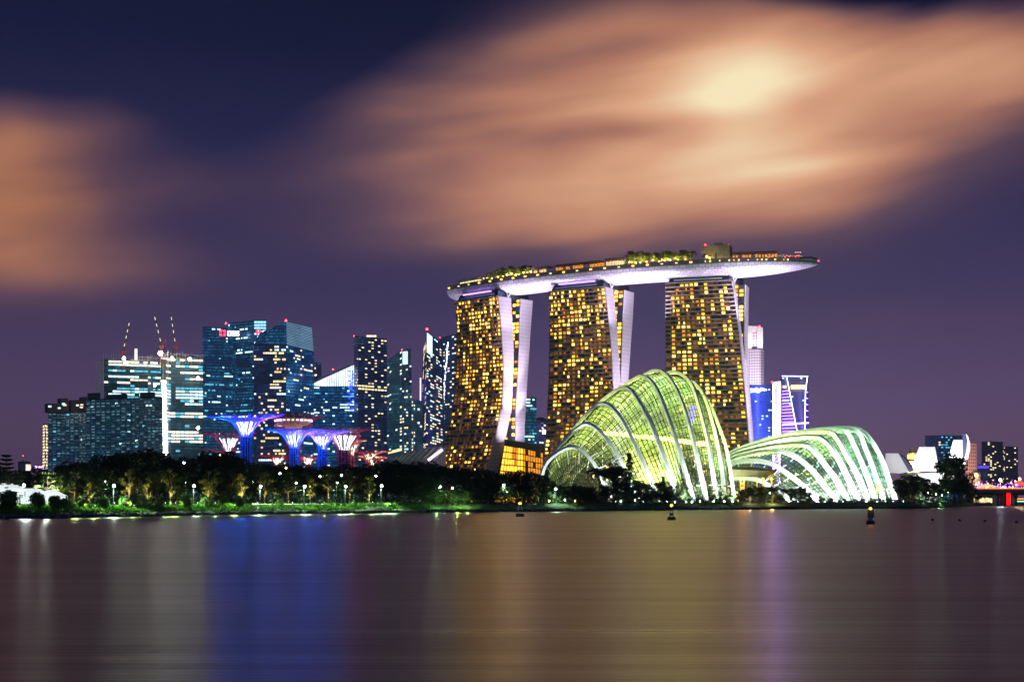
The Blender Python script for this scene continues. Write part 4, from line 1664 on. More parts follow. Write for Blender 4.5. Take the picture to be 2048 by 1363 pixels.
M['rib_white'] = solid('rib_white', (.60, .63, .60), .5, 0, .1, .08)
M['bar_dark'] = solid('bar_dark', (.008, .01, .008), .7, 0, .2, .4, .1)
CF = [
    ([(1092, 1000), (1108, 984), (1130, 972), (1160, 974), (1190, 1000)], 660, 650),
    ([(1076, 1000), (1083, 940), (1104, 910), (1144, 891), (1176, 912), (1200, 948), (1222, 1000)], 664, 644),
    ([(1078, 1000), (1086, 938), (1122, 884), (1152, 855), (1176, 845), (1206, 867), (1242, 921), (1276, 1000)], 672, 636),
    ([(1081, 1000), (1090, 938), (1130, 874), (1178, 818), (1210, 804), (1242, 833), (1277, 902), (1322, 1000)], 684, 630),
    ([(1085, 1000), (1095, 938), (1140, 868), (1200, 800), (1249, 771), (1278, 800), (1312, 868), (1360, 1000)], 698, 628),
    ([(1090, 1000), (1101, 938), (1152, 862), (1226, 784), (1262, 758), (1287, 748), (1312, 771), (1335, 825), (1356, 886), (1388, 1000)], 714, 630),
    ([(1097, 1000), (1109, 938), (1168, 858), (1250, 776), (1292, 745), (1319, 737), (1344, 758), (1368, 808), (1390, 884), (1415, 1000)], 730, 638),
    ([(1106, 1000), (1120, 938), (1188, 858), (1278, 772), (1322, 748), (1353, 741), (1383, 762), (1402, 815), (1420, 890), (1436, 1000)], 746, 650),
    ([(1118, 1000), (1134, 940), (1210, 864), (1300, 786), (1352, 762), (1383, 759), (1410, 788), (1432, 857), (1445, 925), (1453, 1000)], 762, 664),
    ([(1132, 1000), (1150, 944), (1230, 880), (1320, 808), (1380, 786), (1415, 795), (1443, 857), (1458, 906), (1473, 1000)], 778, 678),
    ([(1150, 1000), (1172, 954), (1250, 908), (1330, 860), (1390, 852), (1428, 876), (1450, 930), (1462, 1000)], 790, 725),
    ([(1180, 1000), (1205, 980), (1260, 960), (1320, 950), (1380, 950), (1420, 972), (1440, 1000)], 796, 765),
]
GZ = 3.7
cf, cvc, shc, ctrc = dome('ribbed_dome', 'tall ribbed glass dome glowing yellow green, standing before the middle hotel tower', CF, OC, GZ, 2.6, .88, .8, 5, 42,
                          glass_mat('dome_glass', (.93, .97, .90), (.66, .80, .40), .19), range(1, 10), .29, M['bar_dark'], M['rib_white'], flood=70000)
FD = [
    ([(1425, 1000), (1440, 962), (1480, 955), (1518, 960), (1550, 978), (1582, 1000)], 728, 700),
    ([(1422, 1000), (1430, 948), (1462, 924), (1498, 919.5), (1529, 922), (1553, 931), (1576, 947), (1605, 969), (1637, 1001)], 738, 703),
    ([(1420, 1000), (1428, 944), (1463, 917), (1498, 906), (1537, 900), (1566, 901), (1596, 914), (1625, 939), (1645, 965), (1673, 1001)], 752, 708),
    ([(1420, 1000), (1428, 940), (1463, 910), (1508, 897), (1557, 887.5), (1611, 886), (1631, 900), (1654, 931), (1674, 959), (1696, 1001)], 768, 714),
    ([(1420, 1000), (1428, 936), (1462, 905), (1518, 886), (1576, 873), (1631, 870), (1654, 880), (1674, 906), (1693, 943), (1719, 1001)], 784, 722),
    ([(1422, 1000), (1430, 932), (1461, 901), (1518, 879), (1576, 865), (1636, 859), (1666, 862), (1680, 877), (1697, 908), (1715, 941), (1741, 1001)], 800, 734),
    ([(1428, 1000), (1438, 928), (1470, 899), (1530, 876), (1590, 862), (1650, 855.5), (1695, 860), (1711, 884), (1731, 930), (1757, 1001)], 816, 748),
    ([(1436, 1000), (1448, 924), (1490, 896), (1550, 873), (1610, 860), (1665, 854), (1717, 859), (1736, 898), (1755, 948), (1772, 1001)], 832, 762),
    ([(1446, 1000), (1460, 930), (1510, 896), (1570, 872), (1630, 858), (1689, 853.5), (1723, 858), (1742, 875), (1758, 900), (1772, 930), (1783, 966), (1794, 1001)], 848, 776),
    ([(1470, 1000), (1490, 950), (1550, 916), (1620, 890), (1690, 880), (1730, 892), (1755, 930), (1772, 970), (1780, 1001)], 862, 822),
    ([(1510, 1000), (1540, 975), (1600, 960), (1660, 952), (1710, 958), (1745, 1001)], 868, 850),
]
fd, cvf, shf, ctrf = dome('shell_dome', 'long low shell-shaped glass dome with blinding white rib feet, right of the tall ribbed dome', FD, OF, GZ, 2.8, 1.25, 1.3, 5, 42,
                          glass_mat('shell_glass', (.90, .96, .92), (.56, .74, .48), .32), range(0, 9), .29, M['bar_dark'], M['rib_white'], flood=170000, floodcol=(.86, .96, 1))
# crossing struts of the far side of the shell dome
q = MB()
for a, b in (((1608, 968), (1636, 930)), ((1634, 980), (1668, 925)), ((1656, 990), (1690, 930)), ((1676, 996), (1712, 930)), ((1700, 998), (1726, 944)), ((1642, 952), (1626, 972))):
    q.bar(P(*a, 742 + OF), P(*b, 776 + OF), 1.1)
q.build('cross_struts', M['rib_white'], fd)


# leafy slopes and the lit walkway inside
def leaves(mb, c, rad, n, size, rn, flat=.0):
    c = Vector(c)
    for _ in range(n):
        while True:
            d = Vector((rn.uniform(-1, 1), rn.uniform(-1, 1), rn.uniform(-1, 1)))
            if .05 < d.length < 1:
                break
        d = d.normalized() * (d.length ** .45)
        p = c + Vector((d.x * rad[0], d.y * rad[1], d.z * rad[2]))
        a = Vector((rn.uniform(-1, 1), rn.uniform(-1, 1), rn.uniform(-1, 1) * (1 - flat))).normalized()
        b = a.cross(Vector((rn.uniform(-1, 1), rn.uniform(-1, 1), rn.uniform(-1, 1)))).normalized()
        s = size * rn.uniform(.6, 1.3)
        mb.face([p - a * s, p - b * s * .5 + a * s * .1, p + a * s, p + b * s * .5 + a * s * .1])


rn = random.Random(9)
mo = thing('planted_mountain', 'planted indoor mountain seen through the glass of the tall ribbed dome', 'indoor garden', (ctrc.x, ctrc.y, GZ))
rock = MB()
mc = Vector((XX(1300, 690 + OC), 690 + OC, GZ))
for k in range(9):
    a0 = k * .7
    rock.lathe(mc + Vector((math.cos(a0) * 7, math.sin(a0) * 5, 0)), [(11, 0), (9.5, 12), (8, 24 - k), (5, 34 - k * 1.5), (1, 38 - k * 1.6)], 9)
rock.build('rock', solid('cliff', (.10, .10, .07), .9, 0, .4, .3), mo)
lf = MB()
for k in range(300):
    a0, hgt = rn.uniform(0, 6.28), rn.uniform(0, 1) ** .8 * 38
    rr_ = 19 - hgt * .33
    leaves(lf, mc + Vector((math.cos(a0) * rr_, math.sin(a0) * rr_ * .8, hgt)), (1.9, 1.9, 1.4), 16, .9, rn)
lf.build('foliage', M['leaf_light'], mo, kind='stuff')
ig = MB()
for k in range(150):
    px = rn.uniform(1110, 1455)
    leaves(ig, P(px, rn.uniform(972, 1000), rn.uniform(655, 690) + OC), (2.4, 2.4, 2.4), 22, .8, rn)
o = ig.build('indoor_planting', M['leaf_light'], kind='stuff')
tag(o, 'low planting along the floor inside the tall ribbed dome', 'indoor plants')
ig = MB()
for k in range(190):
    px = rn.uniform(1500, 1760)
    leaves(ig, P(px, rn.uniform(945, 1000) if px < 1700 else rn.uniform(970, 1000), rn.uniform(735, 790) + OF), (2.6, 2.6, 2.6), 22, .9, rn)
o = ig.build('indoor_planting', M['leaf_light'], kind='stuff')
tag(o, 'lit planting inside the long shell dome', 'indoor plants')
wk = thing('lit_walkway', 'glaring yellow walkway light running across the inside of the tall ribbed dome', 'walkway', P(1315, 877, 668 + OC))
path = [P(x_, y_, d_ + OC) for x_, y_, d_ in ((1206, 866, 664), (1240, 868, 660), (1280, 873, 656), (1320, 876, 655), (1360, 881, 656), (1392, 886, 660), (1416, 888, 668))]
q = MB()
for a, b in zip(path, path[1:]):
    q.bar(a, b, .5, 1.5)
    c_ = a.lerp(b, .5)
    q.bar(a.lerp(b, .2) + Vector((0, -.3, .9)), a.lerp(b, .7) + Vector((0, -.3, .7)), .4, .7)
q.build('light_line', glow('walkway_light', (1, .88, .20), 7, .4, .2), wk)
q = MB()
for a, b in zip(path, path[1:]):
    q.bar(a + Vector((0, 1.2, -.8)), b + Vector((0, 1.2, -.8)), 2.2, .3)
    q.bar(a + Vector((0, 2, -.8)), Vector((a.x, a.y + 6, GZ + 12)), .3)
q.build('deck', M['steel'], wk)
for a in path[::2]:
    light('SPOT', tuple(a + Vector((0, 3, 1))), 40000, (1, .88, .20), .6, tuple(a + Vector((0, 20, 3))), 170, .25, par=wk)
q = MB()
for k in range(9):                                 # violet lit stair tower
    q.box(P(1384 + (k % 2) * 3 - k * .3, 812 + k * 4, 690 + OC), (3.2, 2.2, 1.0))
q.build('violet_lights', glow('violet_stair', (.30, .16, 1), 1.6), mo)
for px, py, D, pw, col in ((1170, 975, 690, 26000, (.95, 1, .45)), (1225, 950, 680, 36000, (.95, 1, .30)), (1300, 960, 664, 46000, (.85, 1, .30)), (1370, 960, 672, 42000, (.62, 1, .42)), (1425, 965, 690, 24000, (.6, 1, .7)),
                           (1260, 850, 700, 14000, (.9, 1, .25)), (1350, 830, 700, 9000, (.35, 1, .35)), (1330, 790, 690, 5000, (.4, 1, .6))):
    p = P(px, py, D + OC)
    light('SPOT', tuple(p), pw * 4.8, col, .8, tuple(p + Vector((0, 6, 20))), 166, .2, par=cf)
for px, py, D, pw, col in ((1510, 965, 745, 22000, (.8, 1, .4)), (1570, 960, 750, 30000, (.85, 1, .35)), (1610, 960, 750, 40000, (.75, 1, .35)), (1660, 975, 755, 40000, (.45, 1, .6)), (1710, 980, 770, 28000, (.35, 1, .8)), (1560, 905, 785, 16000, (.8, 1, .45)), (1650, 900, 785, 16000, (.5, 1, .6))):
    p = P(px, py, D + OF)
    light('SPOT', tuple(p), pw * 4.4, col, .8, tuple(p + Vector((0, 6, 20))), 166, .2, par=fd)

def PC(x_, y_, d_):
    return P(x_, y_, d_ + 66)


# canopy between the domes
cn = thing('entrance_canopy', 'dark wedge-shaped canopy on glowing amber columns, between the two domes', 'canopy', PC(1510, 990, 705))
q = MB()
lo = [PC(1466, 953, 690), PC(1536, 954, 690), PC(1552, 944, 694), PC(1500, 940, 730), PC(1466, 940, 722)]
hi_ = [PC(1462, 938, 688), PC(1540, 941, 688), PC(1555, 938.5, 692), PC(1505, 933, 732), PC(1462, 934, 724)]
q.hexa(lo, hi_)
q.build('roof', solid('canopy_roof', (.10, .07, .03), .6), cn)
q = MB()
for px in (1481, 1488, 1514, 1526, 1543):
    q.tube([PC(px, 1001, 694), PC(px, 953, 694)], .35)
each(q, 'column', solid('canopy_column', (.55, .42, .2), .6), cn)
q = MB()
for px in (1482, 1489, 1526, 1543):
    q.ball(PC(px, 957, 692.5), .45)
    light('POINT', tuple(PC(px, 958, 691)), 2600, (1, .45, .04), .4, par=cn)
each(q, 'lamp', M['amber_lamp'], cn)

# ---------------------------------------------------------------- steel supertrees
def rod_mat(name, col, em=0):
    m, t = mat(name)
    fin(t, node(t, 'ShaderNodeBsdfPrincipled', {'Base Color': tuple(col) + (1,), 'Roughness': .4, 'Metallic': .2}).outputs[0])
    return m


ROD = rod_mat('canopy_rod', (.34, .24, .70))
ROD_RED = rod_mat('canopy_rod_red', (.42, .10, .14))
CORE, t = mat('funnel_membrane')
mx = node(t, 'ShaderNodeMixShader', {0: .75})
t.links.new(node(t, 'ShaderNodeBsdfDiffuse', {'Color': (.8, .8, .78, 1)}).outputs[0], mx.inputs[1])
t.links.new(node(t, 'ShaderNodeBsdfTranslucent', {'Color': (.85, .85, .85, 1)}).outputs[0], mx.inputs[2])
fin(t, mx.outputs[0])
PLANTED = leaf_mat('planted_trunk', (.01, .02, .02), (.32, .55, .50))


def supertree(label, px, D, ybase, prof, rimw, col, corecol, cp, rp, red=False, tilt=0.0, nrod=34, funnel=3):
    """prof: (radius px, photo y) from the trunk foot to the rim"""
    root = thing('steel_supertree', label, 'supertree', P(px, ybase, D), 'steel supertrees in the gardens')
    s = D / F
    c = Vector((XX(px, D), D, 0))
    pr = [(r * s, ZZ(y, D)) for r, y in prof]
    rt = pr[0][0]
    q = MB()
    q.lathe((c.x, c.y, 0), [(rt * .8, 2.5), (rt * .8, pr[1][1])], 14)
    q.build('trunk', solid('trunk_core', (.03, .03, .04), .8), root)
    rn_ = random.Random(int(px))
    q = MB()
    hgt = pr[1][1] - 2.5
    for _ in range(int(60 + hgt * 6)):
        a0 = rn_.uniform(0, 6.283)
        p = c + Vector((math.cos(a0) * rt * rn_.uniform(.85, 1.1), math.sin(a0) * rt * rn_.uniform(.85, 1.1), 2.5 + rn_.random() * hgt))
        sz = rn_.uniform(.3, .8)
        a = Vector((rn_.uniform(-1, 1), rn_.uniform(-1, 1), rn_.uniform(-1, 1))).normalized()
        b = a.cross(Vector((rn_.uniform(-1, 1), rn_.uniform(-1, 1), .3))).normalized()
        q.face([p - a * sz, p - b * sz * .7, p + a * sz, p + b * sz * .7])
    q.build('planted_skin', PLANTED, root, kind='stuff')
    # bright inner funnel
    q = MB()
    fun = [(r * k_, z) for (r, z), k_ in zip(pr[1:1 + funnel], (.78, .86, .88, .86, .6))]
    q.lathe((c.x, c.y, 0), fun, 20)
    fn_ = q.build('funnel', CORE, root, smooth=True)
    q = MB()
    for k in range(14):
        a0 = 2 * math.pi * (k + .5) / 14
        pts = [c + Vector((math.cos(a0) * (r + .25), math.sin(a0) * (r + .25), z)) for r, z in fun]
        q.tube(pts, [.3] * len(pts), 4, False)
    q.build('funnel_ribs', M['dark_metal'], fn_)
    q = MB()
    for k in range(nrod):
        a0 = 2 * math.pi * k / nrod
        pts = []
        for (r, z) in pr:
            lift = tilt * r * math.cos(a0) if r > rt * 2 else 0
            pts.append(c + Vector((math.cos(a0) * r, math.sin(a0) * r, z + lift)))
        q.tube(pts if k % 3 == 0 else pts[1:], [.15] * (len(pts) - 2 - (k % 3 != 0)) + [.14, .09], 4, False)
        if k % 2 == 0:                             # forked outer twigs
            for da in (-.5, .5):
                a1 = a0 + da * 2 * math.pi / nrod
                r1, z1 = pr[-1]
                q.tube([pts[-2], c + Vector((math.cos(a1) * r1 * 1.03, math.sin(a1) * r1 * 1.03, z1 + .4 + tilt * r1 * math.cos(a1)))], [.09, .06], 4, False)
    cr_ = q.build('canopy_rods', ROD_RED if red else ROD, root)
    q = MB()
    for (r, z) in pr[1:]:
        ring = [c + Vector((math.cos(2 * math.pi * k / 32) * r, math.sin(2 * math.pi * k / 32) * r, z + (tilt * r * math.cos(2 * math.pi * k / 32) if r > rt * 2 else 0))) for k in range(33)]
        q.tube(ring, .10, 4, False)
    for k in range(1, 4):
        z = pr[1][1] - k * 1.2
        ring = [c + Vector((math.cos(2 * math.pi * j / 20) * rt * 1.08, math.sin(2 * math.pi * j / 20) * rt * 1.08, z)) for j in range(21)]
        q.tube(ring, .08, 4, False)
    q.build('ring_bars', ROD_RED if red else ROD, cr_)
    # light: white wash up the funnel, coloured wash up the rods
    zn, ztop = pr[1][1], pr[-1][1]
    rr_ = pr[2][0]
    for f in (.2, .5, .8):
        light('POINT', (c.x, c.y, fun[0][1] + (fun[-1][1] - fun[0][1]) * f), cp * 1.5 * (.35 + f), corecol, .3, par=root)
    for k, deg in enumerate((-90, -40, -140, 0, 180, 90)):
        a0, R_ = math.radians(deg), pr[-1][0]
        p = (c.x + math.cos(a0) * R_ * .72, c.y + math.sin(a0) * R_ * .72, zn + (ztop - zn) * .34)
        if red or k < 3:
            light('POINT', p, rp * (.12 if red else .5), col, .4, par=root)
        else:                                      # shaded uplight below the rods
            light('SPOT', (p[0], p[1], p[2] - 1), rp * 1.3, (.30, .07, 1) if k % 2 else col, .4, (p[0] * .7 + c.x * .3, p[1] * .7 + c.y * .3, p[2] + 8), 150, .4, par=root)
    return root, c, pr


BLUE, WHT = (.005, .13, 1), (.85, .82, 1)
def stprof(rt, yb, yn, yt, rim, steep=1.0):
    h = yn - yt
    return [(rt, yb), (rt, yn), (rt * 1.25, yn - h * .2), (rt * 1.75, yn - h * .45), (rt * 2.55, yn - h * .70 * steep), (rim * .55, yn - h * .86), (rim, yt)]


supertree('largest blue lit supertree with a glaring white funnel, in front of the signed glass towers', 492, 655, 1000, stprof(11, 1000, 874, 831, 76), 76, BLUE, WHT, 2600, 16000, tilt=.03, nrod=40, funnel=4)
r_, c_, p_ = supertree('tall red rimmed steel supertree with a planted rooftop bar, right of the largest blue supertree', 587, 790, 1000, stprof(15, 1000, 888, 832, 62), 62, (1, .05, .12), (1, .8, .5), 700, 3500, True, nrod=36)
lf = MB()
for k in range(46):
    a0, rr_ = rn.uniform(0, 6.28), rn.uniform(0, 1) ** .5 * 9
    leaves(lf, c_ + Vector((math.cos(a0) * rr_, math.sin(a0) * rr_, ZZ(833, 790) + rn.uniform(-1, 2))), (1.4, 1.4, 1.1), 20, .5, rn)
lf.build('roof_planting', M['leaf'], r_, kind='stuff')
q = MB()
q.lathe((c_.x, c_.y, 0), [(3, ZZ(857, 790)), (9.5, ZZ(846, 790)), (10, ZZ(838, 790)), (9, ZZ(836, 790)), (.2, ZZ(836, 790))], 22)
q.build('rooftop_bar', M['concrete'], r_)
q = MB()
for k in range(26):
    a0 = 2 * math.pi * k / 26
    q.box(c_ + Vector((math.cos(a0) * 10.2, math.sin(a0) * 10.2, ZZ(841, 790))), (1.2, .7, .9), Vector((-math.sin(a0), math.cos(a0), 0)), mi=rq.choice((0, 0, 1)))
each(q, 'bar_light', [M['win_peach'], M['led_violet']], r_)
supertree('blue lit steel supertree with a white funnel, in front of the rooftop bar supertree', 588, 690, 1000, stprof(9, 1000, 897, 859, 57), 57, BLUE, WHT, 2000, 11000, nrod=36, funnel=4)
supertree('blue lit steel supertree with a speckled funnel, second from the right of the blue ones', 645, 695, 1000, stprof(8.5, 1000, 898, 862, 52), 52, BLUE, WHT, 1700, 10000, nrod=36, funnel=4)
supertree('red rimmed supertree with a pale green funnel and dark trunk, right of the blue supertrees', 688, 730, 1000, stprof(13, 1000, 900, 858, 52), 52, (1, .06, .45), (.75, 1, .95), 2200, 6000, True, nrod=34, funnel=4)
supertree('red rimmed steel supertree with a teal white funnel, left of the largest blue supertree', 457, 760, 1000, stprof(10, 1000, 902, 866, 56), 56, (.8, .06, .6), (.7, .98, 1), 2300, 5500, True, nrod=34, funnel=4)
for lbl, px, yn, yt, rim in (('small red rimmed supertree low behind the trees, below the teal white funnel', 444, 922, 899, 46), ('small red rimmed supertree low behind the trees, between the two largest supertrees', 556, 930, 910, 40),
                             ('small pale lit supertree low behind the trees, between two blue trunks', 617, 930, 911, 26), ('small supertree with a cream funnel, upper of the pair right of the red rimmed supertree', 739, 924, 902, 44),
                             ('small supertree with a cream funnel, lower of the pair right of the red rimmed supertree', 746, 936, 913, 34), ('half hidden greenish supertree just behind the red rimmed one', 703, 912, 880, 30)):
    supertree(lbl, px, 800, 1000, stprof(6, 1000, yn, yt, rim), rim, (1, .08, .3), (1, .95, .6), 1500, 2200, True, nrod=24, funnel=4)

# ---------------------------------------------------------------- lotus-shaped museum, far right
M['petal'] = solid('petal_white', (.74, .73, .74), .5, 0, .08, .06)
M['petal_side'] = solid('petal_side', (.05, .06, .15), .5)
mu = thing('lotus_museum', 'white lotus-shaped museum of upturned petals, right of the long shell dome', 'museum', P(1868, 985, 1270))


def petal(front, depth, D, name='petal', side=M['petal_side'], lean=0):
    q = MB()
    f = [P(x, y, D) for x, y in front]
    b = [P(x, y, D + depth) + Vector((lean, 0, 0)) for x, y in front]
    n = len(f)
    q.face(f[::-1], None, 0)
    q.face(b, None, 1)
    for k in range(n):
        q.face([f[k], f[(k + 1) % n], b[(k + 1) % n], b[k]], None, 1)
    return q.build(name, [M['petal'], side], mu)


petal([(1841, 893), (1870, 893), (1874, 915), (1878, 942), (1828, 942), (1834, 920)], 26, 1240)
petal([(1838, 893), (1841, 893), (1828, 942), (1824, 932)], 24, 1239, 'petal_flank', M['petal_side'])
petal([(1907, 879), (1925, 879), (1929, 893), (1929, 908), (1924, 930), (1916, 950), (1902, 956), (1897, 925), (1900, 905)], 26, 1262)
petal([(1932, 866.5), (1936, 872), (1940, 886), (1940, 898), (1935, 918), (1926, 936), (1922, 934), (1931, 910), (1934, 892), (1934, 880)], 22, 1255)
q = MB()
q.hexa([P(1925, 931, 1259), P(1928, 927, 1256), P(1928, 927, 1275), P(1925, 931, 1275)], [P(1925, 868, 1259), P(1932.5, 866, 1256), P(1932.5, 866, 1275), P(1925, 868, 1275)])
q.build('petal_flank', M['petal_side'], mu)
petal([(1771, 906), (1797, 906), (1806, 922), (1818, 943), (1800, 946), (1776, 945), (1771, 925)], 24, 1280)
q = MB()
q.hexa([P(1818, 943, 1279), P(1828, 941, 1279), P(1830, 938, 1300), P(1820, 938, 1300)], [P(1797, 906, 1279), P(1812, 918, 1279), P(1814, 917, 1300), P(1800, 906, 1300)])
q.build('petal_flank', M['petal_side'], mu)
q = MB()
c0 = P(1862, 1000, 1290)
q.lathe((c0.x, c0.y, 0), [(3, 3), (9, 8), (16, 16), (22, 24), (23, 29), (20, 30), (.2, 30)], 26)
q.build('bowl', M['petal'], mu, smooth=True)
for tgt, pos, pw, col in (((1853, 920, 1240), (1855, 985, 1195), 260000, (1, .97, 1)), ((1913, 915, 1262), (1912, 985, 1215), 420000, (1, .97, 1)), ((1936, 900, 1255), (1942, 985, 1215), 200000, (1, .95, 1)), ((1795, 925, 1280), (1800, 985, 1225), 14000, (1, .62, .68)), ((1862, 965, 1290), (1862, 995, 1240), 120000, (1, .95, 1))):
    light('SPOT', tuple(P(*pos)), pw, col, 1, tuple(P(*tgt)), 70, .8, par=mu)

# far buildings on the right
b, fl, fr, tp = block('office_tower', 'dark block with blue lit windows, behind the lotus museum petals', 'building', 1850, 1882, 1926, 1900, 10, 14, (872, 871, 872), FM['dusk'], 26, 3.6,
      lambda i, j: 3 if j in (22, 23) and 4 < i and rq.random() < .5 else None, lambda i, j: 1 if i < 5 and rq.random() < .5 else None, WM, .75, .5)
b, fl, fr, tp = block('hotel_block', 'pink walled block with a grid of dark windows, right of the tallest museum petal', 'building', 1930, 1936, 1953, 1500, 6, 8, (885, 885, 886), FM['brick'], 30, 3.4, None, None, WM)
light('SPOT', tuple(P(1950, 1000, 1440)), 500000, (1, .62, .5), 1, tuple(P(1944, 930, 1500)), 90, .8, par=b)
o = thing('domed_tower', 'yellow lit building with a small lantern top, behind the left museum petal', 'building', P(1824, 985, 1500))
q = MB()
q.box((XX(1824, 1500), 1500, 20), (13, 12, 36))
q.lathe((XX(1824, 1500), 1500, 0), [(7.6, 38), (7.6, 44), (8.6, 44.5), (8.6, 46), (4.2, 47.5), (4.2, 54), (4.8, 54.5), (2, 58), (.3, 61)], 16)
q.build('wall', solid('cream_wall', (.6, .5, .3), .8), o)
q = MB()
for k in range(12):
    a0 = 2 * math.pi * k / 12
    q.box((XX(1824, 1500) + math.cos(a0) * 7.7, 1500 + math.sin(a0) * 7.7, 41), (1.6, .6, 4), Vector((-math.sin(a0), math.cos(a0), 0)))
    q.box((XX(1824, 1500) + math.cos(a0) * 4.4, 1500 + math.sin(a0) * 4.4, 51), (1.0, .6, 4), Vector((-math.sin(a0), math.cos(a0), 0)))
each(q, 'lit_window', M['win_gold_bright'], o)
light('POINT', tuple(P(1824, 930, 1485)), 60000, (1, .7, .25), 1, par=o)
for lb, x0, xc, x1, yt, D, sd in (('purple grey apartment tower with a column of yellow windows, above the bridge', 1963, 1975, 2006, 884, 2300, 3), ('purple grey apartment tower at the right picture edge, above the festival lights', 2006, 2012, 2036, 894, 2400, 4),
                                  ('low dark tower joining the two purple grey apartment towers', 1990, 1995, 2015, 905, 2450, 5)):
    block('apartment_tower', lb, 'building', x0, xc, x1, D, 14, 16, (yt, yt - 1, yt), FM['mauve'], 34, 5, pat_home(random.Random(sd), .14, (3, 4)), pat_home(random.Random(sd + 9), .16, (3, 4, 4)), WM, .7, .6)
o, fl, fr, tp = block('office_block', 'blue banded low block between the cream tower and the purple grey apartments', 'building', 1955, 1957, 1975, 1700, 6, 8, (930, 930, 930), FM['dusk'], 12, 4, None, None, WM)
q = MB()
q.bar(tp[1] + Vector((0, -1, -2)), tp[2] + Vector((0, -1, -2)), 3.2, 3.2)
q.build('blue_led_band', glow('blue_band', (.12, .10, 1), 1.0), o)
o = thing('cream_tower', 'cream floodlit round tower with two lit globes, beside the bridge end', 'tower', P(1951, 985, 1400))
q = MB()
cx = XX(1951, 1400)
q.lathe((cx, 1400, 0), [(5.6, 3), (5.2, 24), (5.4, 25), (4.8, 26), (4.8, 31), (3.2, 33.5), (.2, 35)], 18)
q.build('wall', solid('cream_tower_wall', (.62, .42, .34), .7), o, smooth=False)
q = MB()
q.ball((cx - 1.5, 1394, 29.5), 2.4, 12, 8)
q.ball((cx - 2, 1394, 20.5), 1.6, 12, 8)
each(q, 'lit_globe', glow('globe', (1, .72, .3), 2.6, .3, .5), o)
light('SPOT', tuple(P(1951, 998, 1350)), 150000, (1, .66, .5), 1, tuple(P(1951, 950, 1400)), 70, .8, par=o)

# ---------------------------------------------------------------- the bridge
D = 1180
br = thing('road_bridge', 'dark low road bridge with festival lights on its deck, at the right edge', 'bridge', P(2010, 1008, D))
q = MB()
x0, x1 = XX(1938, D), XX(2260, D)
zt, zb = ZZ(977, D), ZZ(985.5, D)
q.box(((x0 + x1) / 2, D + 10, (zt + zb) / 2), (x1 - x0, 20, zt - zb))
q.box(((x0 + x1) / 2, D - .4, zb + .8), (x1 - x0, 1.4, 1.2))
q.box(((x0 + x1) / 2, D + 10, zb - .8), (x1 - x0, 12, 1.6))
q.build('deck', solid('bridge_concrete', (.10, .11, .12), .8), br)
q = MB()
for px in (1992, 2001, 2010, 2028, 2070, 2110):
    q.box((XX(px, D + 8), D + 8, zb / 2 - .8), (1.8, 10, zb + .2))
each(q, 'pier', M['dark_metal'], br)
q = MB()
q.bar((x0, D - .6, zt + .5), (x1, D - .6, zt + .5), .5, 1.0)
q.build('lit_parapet', glow('parapet_light', (1, .28, .07), 1.4, .6, .05), br)
q = MB()
q.box((XX(2017, D - 2), D - 2, (zb + 1) / 2), (3.0, 1.2, zb - 1))
q.build('red_glow_pier', glow('red_pier', (1, .01, .01), 1.6), br)  # pier face glows by itself in place of a red lamp
q = MB()
for k in range(240):
    px, h = rn.uniform(1938, 2120), abs(rn.gauss(0, 1)) * 2.6
    q.ball((XX(px, D + 4), D + rn.uniform(1, 18), zt + .5 + h), rn.uniform(.2, .55), 5, 4, rn.choice((0, 0, 0, 1, 2)))
o = q.build('festival_lights', [glow('fest_violet', (.42, .06, 1), 5), glow('fest_pink', (1, .35, .9), 4), M['warm_lamp']], kind='stuff')
tag(o, 'swarm of violet and pink festival lights along the bridge deck', 'festival lights')
for lb, px, wd, h, mt_ in (('cream lit festival tent nearest the trees on the bridge', 1948, 6, 3.6, 0), ('long cream festival tent roof in the middle of the bridge', 1974, 12, 4.4, 0), ('red domed festival tent at the right end of the bridge', 2039, 7, 8, 1)):
    o = thing('festival_tent', lb, 'tent', (XX(px, D + 8), D + 8, zt), 'festival tents on the bridge')
    q = MB()
    q.lathe((XX(px, D + 8), D + 8, zt), [(wd * .8, h * .35), (wd * .7, h * .5), (wd * .25, h * .85), (.2, h)], 10)
    q.build('roof', glow('tent_cream', (1, .6, .28), 1.2, .4, .3) if mt_ == 0 else glow('tent_red', (1, .16, .14), 1.0, .4, .3), o)
    q = MB()
    for k in range(6):
        a0 = k * math.pi / 3
        q.bar((XX(px, D + 8) + math.cos(a0) * wd * .75, D + 8 + math.sin(a0) * wd * .75, zt), (XX(px, D + 8) + math.cos(a0) * wd * .75, D + 8 + math.sin(a0) * wd * .75, zt + h * .36), .3)
    each(q, 'post', M['dark_metal'], o)
for lb, px, py in (('tall white street lamp in the middle of the bridge', 2000, 959), ('street lamp with a warm head, above the red domed tent', 2039, 957)):
    o = thing('street_lamp', lb, 'street lamp', (XX(px, D + 5), D + 5, zt), 'street lamps on the bridge')
    q = MB()
    q.bar((XX(px, D + 5), D + 5, zt), (XX(px, D + 5), D + 5, ZZ(py, D + 5)), .35)
    q.build('post', M['steel'], o)
    q = MB()
    q.ball((XX(px, D + 5), D + 4.6, ZZ(py, D + 5)), 1.0)
    q.build('lamp', M['white_lamp'] if px < 2020 else M['warm_lamp'], o)
    light('POINT', (XX(px, D + 5), D + 3, ZZ(py, D + 5)), 7000, (.8, .95, 1) if px < 2020 else (1, .7, .4), .5, par=o)
